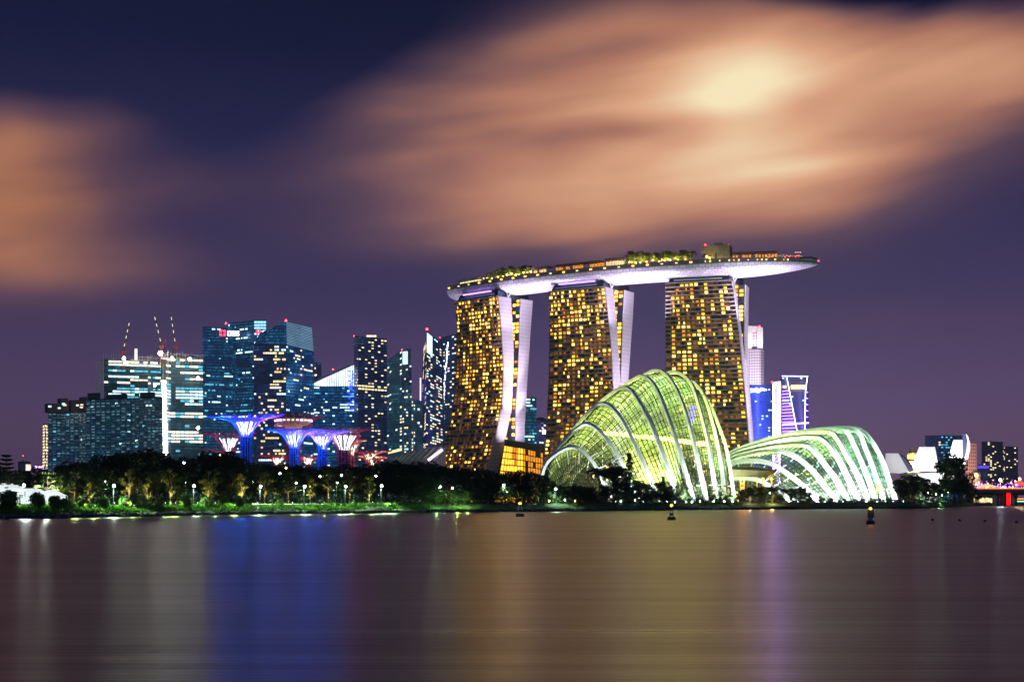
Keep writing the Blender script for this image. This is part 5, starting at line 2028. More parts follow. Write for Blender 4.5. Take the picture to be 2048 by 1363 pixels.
# lit promenade pavilion under the bridge
o = thing('waterfront_pavilion', 'warm lit glass pavilion seen under the bridge', 'building', P(1965, 1008, 1270))
q = MB()
q.box((XX(1963, 1272), 1276, 5.2), (26, 8, 5.6))
q.build('wall', M['dark_roof'], o)
q = MB()
for k in range(11):
    q.box((XX(1950 + k * 3.4, 1270), 1271.6, 5.0 + rn.uniform(-.4, .4)), (1.2, .5, rn.uniform(3, 4.6)), mi=rn.choice((0, 0, 1)))
each(q, 'lit_window', [M['win_yellow'], M['win_warm']], o)
q = MB()
q.box((XX(1963, 1272), 1275, 8.4), (29, 11, .6))
q.build('roof', M['dark_metal'], o)
o = thing('tour_boat_pier', 'orange and teal lit jetty kiosk at the right edge under the bridge', 'kiosk', P(2045, 1008, 1290))
q = MB()
q.box((XX(2050, 1290), 1290, 3.6), (24, 6, 4.2))
q.build('wall', M['dark_roof'], o)
q = MB()
q.box((XX(2050, 1287), 1286.7, 6.2), (24, .6, 1.3), mi=0)
q.box((XX(2050, 1287), 1286.7, 4.0), (24, .6, .9), mi=1)
each(q, 'light_band', [glow('orange_band', (1, .3, .05), 1.6, .5, .4), glow('teal_band', (.4, 1, .75), 1.6, .3, .4)], o)


# ---------------------------------------------------------------- trees: one set of prototype meshes, each tree its own thing
def limb(q, a, b, r0, r1):
    mid = a.lerp(b, .5) + Vector((rn.uniform(-.2, .2), rn.uniform(-.2, .2), rn.uniform(0, .25)))
    q.tube([a, mid, b], [r0, (r0 + r1) / 2, r1], 5)


def proto(kind, seed, lm):
    """a 10 m tall tree: (trunk mesh, crown mesh)"""
    global rn
    rn = random.Random(seed)
    tq, cq = MB(), MB()
    V = Vector
    if kind == 'broad':
        tq.tube([V((0, 0, -.3)), V((.1, 0, 1.6)), V((0, .1, 3.2))], [.32, .24, .2], 7)
        for k in range(30):
            a0, h, rr_ = rn.uniform(0, 6.28), rn.uniform(2.4, 9.0), rn.uniform(.4, 3.4)
            rr_ *= math.sin(math.pi * min(.97, max(.12, (h - 1.8) / 8.0))) ** .6
            c = V((math.cos(a0) * rr_, math.sin(a0) * rr_, h))
            limb(tq, V((0, .1, rn.uniform(2.0, 3.2))), c, .12, .03)
            leaves(cq, c, (rn.uniform(.8, 1.4), rn.uniform(.8, 1.4), rn.uniform(.6, 1.0)), 110, .26, rn)
    elif kind == 'layered':
        tq.tube([V((0, 0, -.3)), V((.15, 0, 3)), V((0, .1, 6.5)), V((.05, 0, 9.2))], [.26, .2, .13, .05], 7)
        for k in range(24):
            a0 = rn.uniform(0, 6.28)
            lev = rn.choice((4.6, 5.8, 7.0, 8.2, 9.4))
            rr_ = rn.uniform(.3, 4.4) * (1.15 - (lev - 4) * .11)
            c = V((math.cos(a0) * rr_, math.sin(a0) * rr_, lev + rn.uniform(-.2, .2)))
            limb(tq, V((.05, .05, lev - 1.0)), c, .08, .025)
            leaves(cq, c, (rn.uniform(.9, 1.5), rn.uniform(.9, 1.5), .32), 95, .25, rn, .6)
    elif kind == 'sparse':
        tq.tube([V((0, 0, -.3)), V((.1, .05, 2.2)), V((-.05, 0, 4.2))], [.18, .13, .1], 6)
        for k in range(15):
            a0, h = rn.uniform(0, 6.28), rn.uniform(3.0, 9.6)
            rr_ = rn.uniform(.3, 2.3) * (1 - abs(h - 6) / 6.5)
            c = V((math.cos(a0) * rr_, math.sin(a0) * rr_, h))
            limb(tq, V((0, 0, max(2.2, h - 2.6))), c, .07, .02)
            leaves(cq, c, (.75, .75, .55), 60, .26, rn)
    elif kind == 'conifer':
        tq.tube([V((0, 0, -.3)), V((.05, 0, 5)), V((0, 0, 9.9))], [.2, .13, .03], 6)
        for k in range(9):
            z = 3.2 + k * .78
            L = 2.5 * (1 - k / 10.5)
            for j in range(6):
                a0 = j * 1.047 + k * .5 + rn.uniform(-.2, .2)
                e = V((math.cos(a0) * L, math.sin(a0) * L, z + .35))
                limb(tq, V((0, 0, z)), e, .045, .015)
                for f in (.45, .75, 1):
                    leaves(cq, V((0, 0, z)).lerp(e, f), (.45, .45, .13), 22, .16, rn, .6)
    elif kind == 'palm':
        tq.tube([V((0, 0, -.3)), V((.2, 0, 3)), V((.1, 0, 7))], [.22, .16, .13], 7)
        for k in range(20):
            a0, up = k * .95, rn.uniform(-.5, 1.0)
            pr_ = V((.1, 0, 7.1))
            dirn = V((math.cos(a0), math.sin(a0), up)).normalized()
            for s in range(9):
                nx = pr_ + dirn * .42
                dirn = (dirn + V((0, 0, -.16))).normalized()
                sd = dirn.cross(V((0, 0, 1))).normalized()
                for sg in (-1, 1):
                    tip = pr_ + sd * sg * .75 * (1 - abs(s - 4) / 7) - V((0, 0, .28)) + dirn * .3
                    cq.face([pr_, nx, tip + dirn * .1, tip - dirn * .06])
                pr_ = nx
    elif kind == 'cypress':
        tq.tube([V((0, 0, -.3)), V((0, 0, 9.4))], [.14, .03], 6)
        for k in range(34):
            z = .8 + k * .27
            rr_ = 1.05 * (1 - (z / 10.2) ** 1.6) + .12
            leaves(cq, V((rn.uniform(-.2, .2), rn.uniform(-.2, .2), z)), (rr_, rr_, .35), 46, .2, rn)
    tm = tq.mesh('trunk', M['pale_bark'] if kind == 'sparse' else M['bark'], True)
    return tm, cq.mesh('crown', lm)


PROTO = {}
for kind, n_, lm in (('broad', 4, 'leaf_dark'), ('layered', 3, 'leaf'), ('sparse', 4, 'leaf_light'), ('conifer', 1, 'leaf_dark'), ('palm', 1, 'leaf_dark'), ('cypress', 1, 'leaf_dark'), ('broad_lit', 2, 'leaf')):
    PROTO[kind] = [proto(kind.replace('_lit', ''), 31 + 7 * i + len(kind), M[lm]) for i in range(n_)]
rn = random.Random(77)

PLACES = [(45, 'at the left picture edge'), (125, 'above the white lit marquee'), (178, 'below the left apartment block'), (250, 'below the wide apartment block'), (330, 'below the blue floored unfinished tower'),
          (405, 'below the white floored unfinished tower'), (470, 'below the signed office tower'), (520, 'by the largest blue supertree'), (572, 'below the rooftop bar supertree'), (622, 'below the second blue supertree'),
          (668, 'below the third blue supertree'), (722, 'below the red rimmed supertree'), (775, 'below the small cream supertrees'), (840, 'below the convention hall roofs'), (905, 'by the left hotel tower foot'),
          (958, 'below the left hotel tower rooms'), (1010, 'below the first white end wall'), (1085, 'before the amber podium hall'), (1150, "before the tall dome's lowest rib"), (1230, 'before the left ribs of the tall dome'),
          (1330, 'before the middle of the tall dome'), (1405, 'before the right ribs of the tall dome'), (1475, 'before the bright end of the tall dome'), (1560, 'below the entrance canopy'), (1640, 'before the left ribs of the shell dome'),
          (1720, 'before the middle ribs of the shell dome'), (1805, 'before the last ribs of the shell dome'), (1880, 'below the middle museum petal'), (1945, 'before the tallest museum petal'), (2200, 'beside the bridge end')]


def place(px):
    return next(p for lim, p in PLACES if px < lim)


MADE = []


def tree(kind, px, ytop, off, desc, cat='tree', group='park trees along the shore', wide=1.0, D=None, zg=None, where=None):
    D = D or shoreD(px) + off
    zg = gz(px, off) - .1 if zg is None else zg
    h = max(1.5, ZZ(ytop, D) - zg)
    tm, cm = rn.choice(PROTO[kind])
    nm = {'palm': 'palm_tree', 'conifer': 'conifer_tree', 'cypress': 'cypress_tree'}.get(kind, 'park_tree')
    r = thing(nm, '', cat, (XX(px, D), D, zg), group)
    s = h / 10
    sw = s * wide
    for n_, me in (('trunk', tm), ('crown', cm)):
        o = bpy.data.objects.new(n_, me)
        COL.objects.link(o)
        o.parent = r
    r.scale = (sw, sw, s)
    r.rotation_euler.z = rn.uniform(0, 6.28)
    MADE.append((r, px, desc + ' ' + (where or place(px))))
    return r, D


# dense dark belt behind the shore: (photo x, top y, extra width)
BELT = [(-18, 925, 1), (28, 938, .9), (52, 940, .9), (75, 932, 1), (100, 938, 1), (128, 927, 1.1), (150, 921, 1), (176, 917, 1.1), (203, 908, 1.1), (232, 905, 1.1), (258, 903, 1), (287, 892, 1.2), (312, 903, 1.1), (338, 913, 1), (362, 918, 1),
        (386, 912, 1), (412, 906, 1.1), (436, 900, 1.1), (462, 908, 1), (484, 922, 1), (508, 926, 1), (533, 925, 1), (556, 922, 1), (580, 928, 1), (604, 931, 1), (628, 930, 1), (652, 928, 1), (676, 931, 1), (700, 925, 1), (724, 930, 1), (748, 926, 1), (772, 920, 1.1),
        (797, 917, 1.1), (820, 926, 1.1), (846, 920, 1.1), (868, 924, 1), (892, 930, 1), (915, 931, 1), (938, 934, 1), (962, 934, 1), (985, 938, 1), (1010, 940, 1), (1034, 937, 1), (1058, 940, 1), (1082, 948, 1)]
for i, (px, y, wd) in enumerate(BELT):
    d = ('tall dark round tree' if y < 915 else 'dark round tree') + ' in the belt'
    tree('broad', px, y - 1, rn.uniform(70, 120), d, group='dark trees in the dense belt', wide=wd * 1.18)
    if 130 < px < 860 and i % 2 == 0:
        tree('broad', px + rn.uniform(-9, 9), y + rn.uniform(14, 30), rn.uniform(45, 62), 'lower dark tree before the belt', group='lower dark trees before the belt', wide=1.1)
for px, y in ((838, 945), (866, 955), (895, 950), (925, 952), (955, 950), (985, 956), (1016, 955), (1046, 962), (1074, 958), (1100, 962), (1122, 968), (1148, 966), (1172, 972)):
    tree('broad' if px % 3 else 'broad_lit', px, y, rn.uniform(22, 40), 'dark bushy tree by the water', group='dark trees near the water', wide=1.3)
tree('conifer', 13, 908, 40, 'tall layered conifer standing above its neighbours')
for px, y in ((40, 950), (95, 942), (122, 950), (150, 940), (178, 946), (205, 945)):
    tree('layered', px, y, rn.uniform(34, 52), 'flat layered tree catching the marquee light', group='layered trees round the marquee', wide=.9)
# lit trees of the front row
for px, y, k, ds in ((258, 930, 'sparse', 'slender airy tree lit yellow green from below'), (341, 934, 'sparse', 'slender airy tree with a thin pale trunk'), (416, 938, 'sparse', 'small yellow green lit tree'), (484, 942, 'sparse', 'bright yellow leaved slender tree'),
                      (530, 940, 'sparse', 'pale trunked airy lit tree'), (577, 943, 'layered', 'olive lit tree with flat crown layers'), (620, 946, 'sparse', 'pale trunked airy lit tree'), (656, 938, 'layered', 'broad olive lit tree with flat crown layers'),
                      (700, 940, 'layered', 'tall pale trunked tree with a flat crown'), (738, 948, 'sparse', 'olive lit airy tree'), (295, 952, 'sparse', 'thin dim lit tree'), (180, 955, 'sparse', 'dim yellow lit tree')):
    r, D = tree(k, px, y, 26, ds, group='lit trees of the front row', wide=1.0 if k == 'sparse' else .8)
    light('SPOT', (r.location.x + .8, D - 3.2, 3.3), rn.choice((5000, 7500, 10000)) if px not in (484,) else 11000, (1, .82, .30), .2, (r.location.x, D, 9), 70, .7)
for px, y in ((500, 978), (545, 980), (563, 982), (600, 980), (640, 978), (670, 982), (710, 978), (680, 975), (720, 985), (760, 985)):
    tree('cypress', px, y, 20, 'thin upright sapling lit green', group='upright saplings behind the grass', wide=.8)
for px, y in ((873, 975), (908, 978), (930, 975)):
    tree('broad_lit', px, y, 14, 'small green lit tree by the water', group='green lit trees near the water', wide=1.1)
# before the domes
tree('palm', 1199, 918, 60, 'feathery palm silhouetted on the glowing dome')
tree('broad', 1234, 922, 55, 'round dark tree silhouetted on the glowing dome', wide=1.0)
tree('cypress', 1259, 905, 62, 'pointed cypress silhouetted on the glowing dome', wide=1.3)
tree('cypress', 1387, 935, 30, 'pointed dark cypress silhouetted on the bright ribs', wide=1.4)
tree('cypress', 1327, 952, 30, 'pointed small cypress silhouetted on the glass', wide=1.6)
for px, y, wd in ((1095, 962, 1.2), (1138, 978, 1.2), (1160, 970, 1.2), (1185, 972, 1.3), (1210, 966, 1.2), (1250, 962, 1.2), (1275, 958, 1.1), (1292, 966, 1.2), (1313, 962, 1.1), (1338, 968, 1.2), (1360, 966, 1.2), (1378, 970, 1.1), (1398, 975, 1.2), (1418, 974, 1.0), (1440, 980, 1.2),
                  (1485, 976, 1.2), (1500, 972, 1.1), (1522, 970, 1.1), (1545, 968, 1.2), (1562, 974, 1.2), (1583, 974, 1.2), (1602, 970, 1.3), (1618, 982, 1.2), (1640, 990, 1.2), (1665, 993, 1.2), (1690, 994, 1.2), (1712, 996, 1.2)):
    tree('broad', px, y, 26 if px < 1480 else 16, 'dark bushy tree', group='dark trees before the domes', wide=wd)
for px in (1425, 1450, 1512):
    tree('sparse', px, 968, 18, 'thin leaved tree', group='dark trees before the domes')
for px, y, wd in ((1800, 952, 1.1), (1818, 945, 1.2), (1836, 948, 1.1), (1852, 955, 1.1), (1866, 962, 1.1), (1884, 956, 1.0), (1925, 952, 1.1), (1940, 962, 1.3), (1956, 976, 1.2)):
    tree('broad', px, y, 40, 'dark bushy tree', group='dark trees below the museum', wide=wd)
tree('broad', 1908, 902, 30, 'largest dark tree, its leaves cut out against the white petal', wide=1.05)
tree('sparse', 1898, 912, 32, 'airy dark tree', group='dark trees below the museum', wide=1.4)

seen = {}
for r, px, ds in MADE:
    seen.setdefault(ds, []).append((px, r))
ORD = {2: ('left of two', 'right of two'), 3: ('leftmost of three', 'middle of three', 'rightmost of three'), 4: ('first of four', 'second of four', 'third of four', 'last of four'),
       5: ('first of five', 'second of five', 'third of five', 'fourth of five', 'last of five'), 6: ('first of six', 'second of six', 'third of six', 'fourth of six', 'fifth of six', 'last of six')}
for ds, ls in seen.items():
    ls.sort(key=lambda e: e[0])
    for k, (px, r) in enumerate(ls):
        r['label'] = ds if len(ls) == 1 else ds + ', ' + ORD[len(ls)][k]

# undergrowth that closes the belt
ug = MB()
for px in range(-60, 1960, 5):
    if 1475 < px < 1800:
        hi_, n_ = 1.2, 1
    elif px < 820:
        hi_, n_ = 2.2, 1
    else:
        hi_, n_ = 3.4, 2
    for _ in range(n_ * 2):
        off = rn.uniform(40, 66) if px < 820 else rn.uniform(15, 30)
        D = shoreD(px) + off
        leaves(ug, (XX(px + rn.uniform(-4, 4), D), D, gz(px, off) + rn.uniform(.2, hi_)), (2.6, 2.2, 1.6), 34, .42, rn)
o = ug.build('undergrowth', M['leaf_dark'], kind='stuff')
tag(o, 'dark undergrowth filling the gaps between the park trees', 'undergrowth')
gr = MB()
for _ in range(30000):
    px, off = rn.uniform(-80, 860), rn.uniform(4.5, 27)
    D = shoreD(px) + off
    z = gz(px, off)
    x = XX(px, D)
    a = rn.uniform(0, 3.14)
    hgt, wd = rn.uniform(.2, .5), rn.uniform(.12, .24)
    dx_, dy_ = math.cos(a) * wd, math.sin(a) * wd
    ln = rn.uniform(-.15, .15)
    gr.face([(x - dx_, D - dy_, z - .1), (x + dx_, D + dy_, z - .1), (x + dx_ * .3 + ln, D + dy_ * .3 - .1, z + hgt), (x - dx_ * .3 + ln, D - dy_ * .3 - .1, z + hgt)])
o = gr.build('grass', M['grass'], kind='stuff')
tag(o, 'short lit grass on the sloping left bank', 'grass')

rk = MB()
for _ in range(900):
    px, off = rn.uniform(-80, 1840), rn.uniform(-.3, 3.2)
    D = shoreD(px) + off
    r_ = rn.uniform(.25, .75)
    rk.ball((XX(px, D), D, gz(px, max(0, off)) * .9 + rn.uniform(-.1, .12)), (r_ * rn.uniform(.8, 1.5), r_, r_ * rn.uniform(.45, .8)), 6, 4)
o = rk.build('shore_rocks', M['stone'], kind='stuff')
tag(o, 'dark rocks lining the water edge', 'rocks')

# clipped bushes
BSH = []
for k in range(3):
    q = MB()
    rb = random.Random(40 + k)
    for _ in range(90):
        d = Vector((rb.gauss(0, 1), rb.gauss(0, 1), rb.gauss(0, 1))).normalized()
        leaves(q, d * .8 + Vector((0, 0, .78)), (.24, .24, .22), 16, .12, rb)
    core = MB()
    core.ball((0, 0, .75), (.74, .74, .74), 10, 7)
    q.v, base_n = q.v, len(q.v)
    BSH.append((q.mesh('foliage', M['leaf_bush']), core.mesh('twigs', M['bark'])))
bl_ = []
for px, y, r in ((18, 1004, 20), (75, 1003, 17), (110, 1002, 14), (165, 1003, 10), (207, 1003, 12.5), (250, 1002, 13), (283, 1003, 12), (318, 1004, 11), (371, 1003, 13), (409, 1000, 11), (448, 1002, 12), (481, 1004, 11), (560, 1004, 9), (128, 1004, 11)):
    D = shoreD(px) + 17
    zg = gz(px, 17)
    rr_ = r / F * D
    o = thing('clipped_bush', '', 'bush', (XX(px, D), D, zg - .1), 'clipped round bushes along the bank')
    f, cme = rn.choice(BSH)
    for n_, me in (('foliage', f), ('twigs', cme)):
        b = bpy.data.objects.new(n_, me)
        COL.objects.link(b)
        b.parent = o
    o.scale = (rr_, rr_, rr_ * 1.05)
    o.rotation_euler.z = rn.uniform(0, 6)
    bl_.append((px, o))
seen = {}
for px, o in sorted(bl_, key=lambda e: e[0]):
    seen.setdefault('clipped round bush on the bank ' + place(px), []).append(o)
for ds, ls in seen.items():
    for k, o in enumerate(ls):
        o['label'] = ds if len(ls) == 1 else ds + ', ' + ORD[len(ls)][k]
# low hedges and planting
for lb, p0, p1, off in (('long lit clipped hedge below the third blue supertree', 650, 716, 16), ('lit clipped hedge under a red wall light, left of the dark gap', 738, 792, 15), ('low flower bed left of the middle of the bank', 395, 470, 15), ('dark low hedge beside the marquee', 120, 152, 16)):
    q = MB()
    for k in range(int((p1 - p0) * 2.4)):
        px = rn.uniform(p0, p1)
        D = shoreD(px) + off + rn.uniform(-1, 1)
        leaves(q, (XX(px, D), D, gz(px, off) + rn.uniform(.1, 1.0)), (.7, .7, .4), 12, .2, rn)
    o = q.build('clipped_hedge', M['leaf_bush'])
    tag(o, lb, 'hedge', 'hedges along the bank')

# ---------------------------------------------------------------- park lamps
LAMPS = [(47, 970, 40), (227, 971, 20), (387, 971, 20), (520, 972, 20), (608, 972, 20), (690, 972, 20), (762, 971, 20), (210, 963, 58), (371, 964, 58), (505, 964, 58), (591, 965, 58), (673, 965, 58),
         (863, 966, 34), (914, 968, 40), (879, 972, 26), (1006, 970, 34), (1095, 972, 34), (1110, 977, 20)]
ll = {}
for px, y, off in LAMPS:
    D = shoreD(px) + off
    zg = gz(px, off)
    p = P(px, y, D)
    dim = off > 50
    o = thing('park_lamp', '', 'street lamp', (p.x, D, zg), 'park lamps along the promenade')
    q = MB()
    q.tube([(p.x, D, zg), (p.x, D, p.z - .3)], [.13, .08], 6)
    q.bar((p.x - .1, D, p.z - .25), (p.x + .5, D - .6, p.z + .1), .1)
    q.build('post', M['dark_metal'], o)
    q = MB()
    q.ball((p.x + .3, D - .6, p.z), .36 if not dim else .26, 8, 6)
    q.build('lantern', M['white_lamp'], o)
    light('SPOT', (p.x + .3, D - 1.0, p.z - .5), 12000 if not dim else 4000, (.62, 1, .72), .3, (p.x + .3, D - 2.2, 0), 150, .3, par=o)
    ll.setdefault(('dimmer park lamp further back ' if dim else 'white glaring park lamp ') + place(px), []).append((px, o))
for ds, ls in ll.items():
    ls.sort(key=lambda e: e[0])
    for k, (px, o) in enumerate(ls):
        o['label'] = ds if len(ls) == 1 else ds + ', ' + ORD[len(ls)][k]
# low lights added to wash the grass and the bushes
bo = []
for px in (31, 95, 151, 190, 229, 268, 331, 351, 395, 431, 470, 515, 545, 585, 612, 649, 682, 705, 745, 780):
    off = 22 if px % 2 else 12.5
    D = shoreD(px) + off
    zg = gz(px, off)
    o = thing('added_grass_light', '', 'added light', (XX(px, D), D, zg), 'added low lights on the bank')
    q = MB()
    q.tube([(XX(px, D), D, zg - .1), (XX(px, D), D, zg + .8)], .09, 6)
    q.build('post', M['dark_metal'], o)
    q = MB()
    q.ball((XX(px, D), D, zg + .9), .12, 6, 4)
    q.build('lens', M['win_cool'], o)
    light('SPOT', (XX(px, D), D - .5, zg + 2.2), 3600, (.70, 1, .34), .12, (XX(px, D), D - 1.6, zg - 2), 150, .3, par=o)
    bo.append((px, o))
bs = {}
for px, o in bo:
    bs.setdefault('added low light on the grass ' + place(px), []).append(o)
for ds, ls in bs.items():
    for k, o in enumerate(ls):
        o['label'] = ds if len(ls) == 1 else ds + ', ' + ORD[len(ls)][k]
for px, off, pw, col in ((873, 8, 1500, (.4, 1, .3)), (915, 8, 1800, (.6, 1, .2)), (935, 9, 900, (.6, 1, .3)), (1880, 24, 9000, (.5, 1, .4)), (1840, 28, 4000, (.6, 1, .8)), (790, 14, 600, (.4, 1, .5)), (1545, 12, 2600, (1, .8, .3)), (1500, 14, 1500, (1, .75, .5))):
    D = shoreD(px) + off
    light('POINT', (XX(px, D), D, gz(px, off) + 2.2), pw, col, .3)
for px, off, pw, aim in ((118, 42, 9000, 10), (165, 44, 8000, 10), (205, 44, 7000, 12), (290, 50, 9000, 13), (355, 46, 6000, 12), (430, 50, 7000, 13), (545, 52, 7000, 11), (640, 52, 7000, 10), (735, 50, 5000, 10), (900, 26, 4000, 10), (1020, 24, 5000, 9), (1075, 26, 5000, 9)):
    D = shoreD(px) + off
    light('SPOT', (XX(px, D), D, gz(px, off) + 1.5), pw * .6, (1, .86, .36), .3, (XX(px + 6, D + 14), D + 14, aim), 110, .7)
# pale promenade wall behind the planting
q = MB()
for px in range(500, 660, 6):
    D = shoreD(px) + 23
    D2 = shoreD(px + 6) + 23
    q.bar((XX(px, D), D, gz(px) + .15), (XX(px + 6, D2), D2, gz(px) + .15), .5, .5)
o = q.build('promenade_kerb', M['concrete'])
tag(o, 'pale low promenade wall behind the grass, below the blue supertrees', 'low wall')
# small warm lights deep among the trees
q = MB()
for px, y in ((683, 950), (752, 951), (560, 946), (572, 935), (368, 925), (640, 952), (905, 975), (1130, 999), (1150, 1001), (1098, 1001), (1242, 1002), (1270, 1000), (1350, 1003), (1384, 1003), (1540, 985), (1856, 985), (1872, 988), (1884, 990), (1896, 984), (1864, 987)):
    D = shoreD(px) + 18
    q.ball(P(px, y, D), .28, 6, 4, rn.choice((0, 0, 1)))
o = q.build('garden_lights', [M['white_lamp'], M['warm_lamp']], kind='stuff')
tag(o, 'scattered small garden lights glinting among the dark trees', 'garden lights')

# ---------------------------------------------------------------- floodlit marquee at far left
for lb, px, wd, y1 in (('broad white marquee glaring at the left picture edge', 12, 12.5, 966), ('white marquee glaring behind the layered trees', 66, 8, 976), ('smallest white marquee, at the right end of the glaring row', 102, 6, 979)):
    D = 366
    c = Vector((XX(px, D), D, 3.0))
    hh_ = ZZ(y1, D) - 3.0
    o = thing('event_marquee', lb, 'marquee', c, 'white marquees at the left edge')
    q = MB()
    lo = [c + Vector((sx * wd / 2, sy * 4, hh_ * .62)) for sx, sy in ((-1, -1), (1, -1), (1, 1), (-1, 1))]
    q.hexa(lo, [c + Vector((sx * wd * .12, sy * .8, hh_)) for sx, sy in ((-1, -1), (1, -1), (1, 1), (-1, 1))])
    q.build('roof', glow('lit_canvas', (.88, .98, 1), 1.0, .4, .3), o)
    q = MB()
    for sx in (-1, -.33, .33, 1):
        for sy in (-1, 1):
            q.bar(c + Vector((sx * wd / 2, sy * 4, 0)), c + Vector((sx * wd / 2, sy * 4, hh_ * .63)), .16)
    each(q, 'post', M['steel'], o)
    q = MB()
    for k in range(max(3, int(wd / 2.2))):
        q.box(c + Vector((-wd / 2 + (k + .5) * wd / max(3, int(wd / 2.2)), 2.5, hh_ * .34)), (wd / max(3, int(wd / 2.2)) * .9, .2, hh_ * .5))
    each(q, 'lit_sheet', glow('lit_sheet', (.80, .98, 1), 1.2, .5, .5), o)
    light('SPOT', tuple(c + Vector((0, -5.5, hh_ * .8))), 6000, (.9, 1, .92), .6, tuple(c + Vector((0, -7, 0))), 140, .4, par=o)
    light('SPOT', tuple(c + Vector((0, 3, hh_ * 1.1))), 9000, (.95, 1, .85), .6, tuple(c + Vector((0, 16, hh_ * 2.2))), 150, .4, par=o)
o = thing('radio_mast', 'thin distant mast with a red lamp, left of the apartment blocks', 'mast', P(46, 940, 1700))
q = MB()
q.bar(P(46, 945, 1700), P(46, 912, 1700), .5)
q.bar(P(38, 922, 1700), P(56, 922, 1700), .5)
q.build('pole', M['dark_metal'], o)
beacon(o, P(46, 912, 1700), 1.0)
block('office_block', 'low distant block with two warm lit windows at far left', 'building', 36, 40, 62, 1700, 6, 10, (924, 924, 924), FM['mauve'], 4, 6, None, lambda i, j: 3 if j == 3 and i in (1, 4) else None, WM, .9, .6)
q = MB()
for k in range(14):
    q.ball(P(70 + k * 1.2, 934 + rn.uniform(-1.5, 1.5), 1400), rn.uniform(.3, .9), 6, 4)
o = q.build('violet_party_lights', M['led_violet'], kind='stuff')
tag(o, 'violet lights on a distant roof left of the apartment blocks', 'party lights')

# ---------------------------------------------------------------- gardens on the deck
DT = []
for px, y, k, r in [(978, 545, 'broad', 446), (988, 540, 'palm', 440), (997, 536, 'broad', 446), (1006, 533, 'broad', 440), (1015, 535, 'palm', 447), (1024, 530, 'broad', 446), (1032, 529, 'palm', 438), (1041, 531, 'broad', 446), (1050, 528, 'broad', 440), (1058, 530, 'broad', 446), (1064, 536, 'broad', 448),
                    (1264, 500, 'broad', 446), (1273, 498, 'palm', 440), (1282, 500, 'broad', 447), (1291, 503, 'broad', 442), (1301, 504, 'palm', 446), (1311, 503, 'broad', 446), (1321, 499, 'palm', 440), (1331, 499, 'broad', 447), (1341, 501, 'broad', 442), (1350, 503, 'broad', 447),
                    (1364, 498, 'broad', 444), (1374, 500, 'broad', 447), (1385, 497, 'palm', 444), (1409, 506, 'broad', 450), (1432, 505, 'cypress', 452)]:
    p, ux = deck_at(px, r)
    o, _ = tree(k if k != 'broad' else 'broad_lit', px, y, 0, ('small palm' if k == 'palm' else 'small round tree') + ' in the deck garden', group='trees in the sky deck gardens', wide=1.25, D=p.y, zg=ZD, where='x')
    DT.append((px, k, o))
dt = {}
for px, k, o in DT:
    wh = 'left garden of the sky deck' if px < 1100 else ('right garden of the sky deck' if px < 1357 else 'trees by the deck plant house')
    o['label'] = ('palm' if k == 'palm' else 'round tree') + (' in the ' if px < 1357 else ' among the ') + wh
    dt.setdefault(o['label'], []).append(o)
NUM = 'first second third fourth fifth sixth seventh eighth ninth tenth'.split()
for lb, ls in dt.items():
    if len(ls) > 1:
        for k, o in enumerate(ls):
            o['label'] = lb + ', ' + NUM[k] + ' from the left'
q = MB()
for px in (966, 976, 985, 996, 1005, 1012, 1022, 1031, 1038, 1047, 1055, 1063, 1258, 1266, 1272, 1280, 1294, 1304, 1318, 1323, 1330, 1338, 1342, 1350, 1356, 1370, 1412, 1418):
    p, ux = deck_at(px + rn.uniform(-2, 2), 452)
    p.z += rn.uniform(.8, 2.6)
    q.ball(p, rn.uniform(.28, .6), 6, 4)
root_deck = bpy.data.objects['sky_deck']
each(q, 'garden_lamp', M['warm_lamp'], root_deck)
for px in (976, 996, 1015, 1036, 1056, 1265, 1285, 1310, 1334, 1352, 1370, 1412):
    p, ux = deck_at(px, 451)
    light('POINT', (p.x, p.y, p.z + 1.6), 18000, (1, .66, .14), .3, par=root_deck)

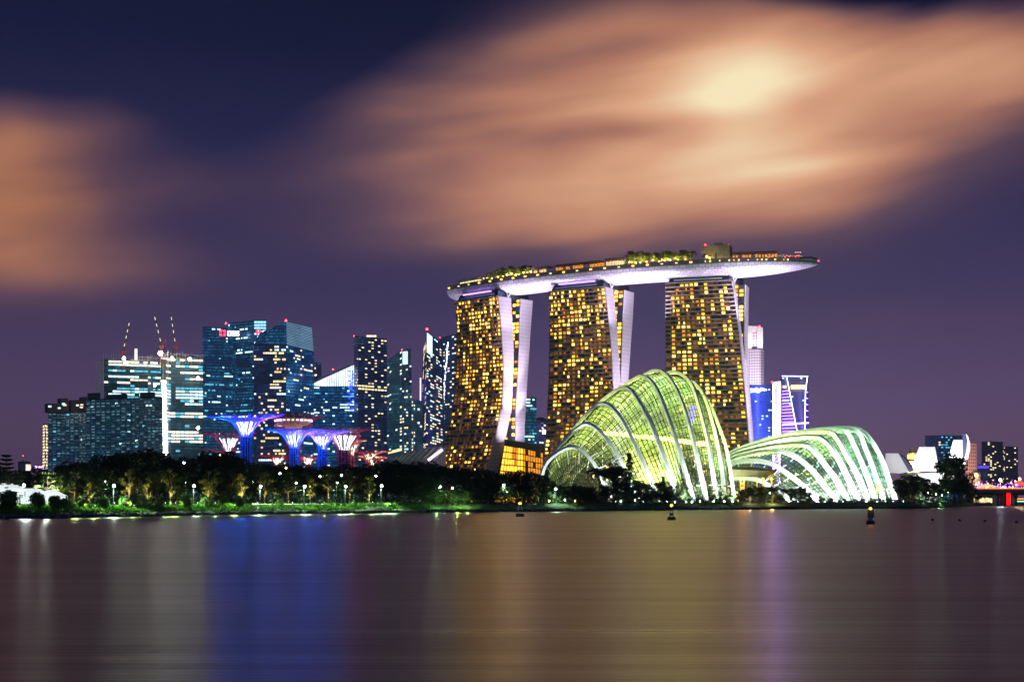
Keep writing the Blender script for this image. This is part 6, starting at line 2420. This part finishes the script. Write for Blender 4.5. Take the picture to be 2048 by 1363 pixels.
# ---------------------------------------------------------------- buoys and floats
def buoy(label, px, ybase, ytop, kind):
    D = EYE * F / (ybase - HOR)
    c = Vector((XX(px, D), D, 0))
    H_ = ZZ(ytop, D)
    o = thing('channel_buoy', label, 'buoy', c, 'channel buoys on the bay')
    w_ = 8.5 / F * D
    q = MB()
    q.lathe(c, [(.05, -.25), (w_ * .9, -.2), (w_, .1), (w_, H_ * .16), (w_ * .86, H_ * .22), (.1, H_ * .23)], 14)
    q.build('float', solid('buoy_float', (.03, .03, .03), .6), o)
    q = MB()
    for k in range(4):
        a = math.pi / 4 + k * math.pi / 2
        d = Vector((math.cos(a), math.sin(a), 0))
        q.bar(c + d * w_ * .6 + Vector((0, 0, H_ * .22)), c + d * w_ * .3 + Vector((0, 0, H_ * .84)), .07)
    for f, s in ((.42, .52), (.62, .42), (.83, .32)):
        pts = [c + Vector((math.cos(math.pi / 4 + k * math.pi / 2) * w_ * s, math.sin(math.pi / 4 + k * math.pi / 2) * w_ * s, H_ * f)) for k in range(5)]
        for a, b in zip(pts, pts[1:]):
            q.bar(a, b, .06)
    q.build('lattice', M['dark_metal'], o)
    q = MB()
    if kind == 0:
        for s in (-1, 1):
            q.box(c + Vector((s * w_ * .42, -w_ * .3, H_ * .58)), (w_ * .28, .08, H_ * .26))
    elif kind == 1:
        q.box(c + Vector((0, 0, H_ * .36)), (w_ * .7, w_ * .7, H_ * .16))
    else:
        q.box(c + Vector((0, -w_ * .3, H_ * .62)), (w_ * 1.5, .12, H_ * .46))
        q.box(c + Vector((0, 0, H_ * .3)), (w_ * .6, w_ * .6, H_ * .14))
    q.build('daymark', (M['white_panel'] if kind == 0 else solid('daymark_dark', (.10, .09, .09), .6)), o)
    q = MB()
    q.tube([c + Vector((0, 0, H_ * .82)), c + Vector((0, 0, H_ * .88))], w_ * .3, 8)
    q.ball(c + Vector((0, 0, H_ * .93)), (w_ * .3, w_ * .3, H_ * .06), 8, 6, 1)
    q.build('lamp', [M['dark_metal'], M['amber_lamp']], o)
    light('POINT', tuple(c + Vector((0, -.6, H_ * .95))), 12, (1, .5, .1), .1, par=o)


buoy('channel buoy with two pale panels, before the dark shore left of the tall dome', 1040, 1032.5, 1004, 0)
buoy('open lattice channel buoy with an orange lamp, before the tall dome', 1343, 1039.5, 1008, 1)
buoy('nearest channel buoy with a broad dark board, before the shell dome', 1741, 1047.5, 1014, 2)
fl_ = [(1865, 1040.5), (1919, 1041.5), (1970, 1043), (2033, 1045)]
for k, (px, y) in enumerate(fl_):
    D = EYE * F / (y - HOR)
    q = MB()
    q.lathe((XX(px, D), D, 0), [(.05, -.2), (.26, -.1), (.33, .12), (.26, .34), (.1, .42), (.06, .5)], 10)
    o = q.build('float_ball', solid('float_black', (.02, .02, .02), .5), smooth=True)
    tag(o, 'small black float ball on the water, ' + ORD[4][k], 'float', 'small black float balls at right')


# ---------------------------------------------------------------- humid night air
q = MB()
q.box((0, 4300, 149), (19600, 9700, 302))
m, t = mat('haze_air')
v = node(t, 'ShaderNodeVolumePrincipled', {'Color': (.85, .88, 1.0, 1), 'Density': .00006, 'Anisotropy': .3})
t.links.new(v.outputs[0], node(t, 'ShaderNodeOutputMaterial').inputs['Volume'])
q.build('haze', m, kind='stuff')
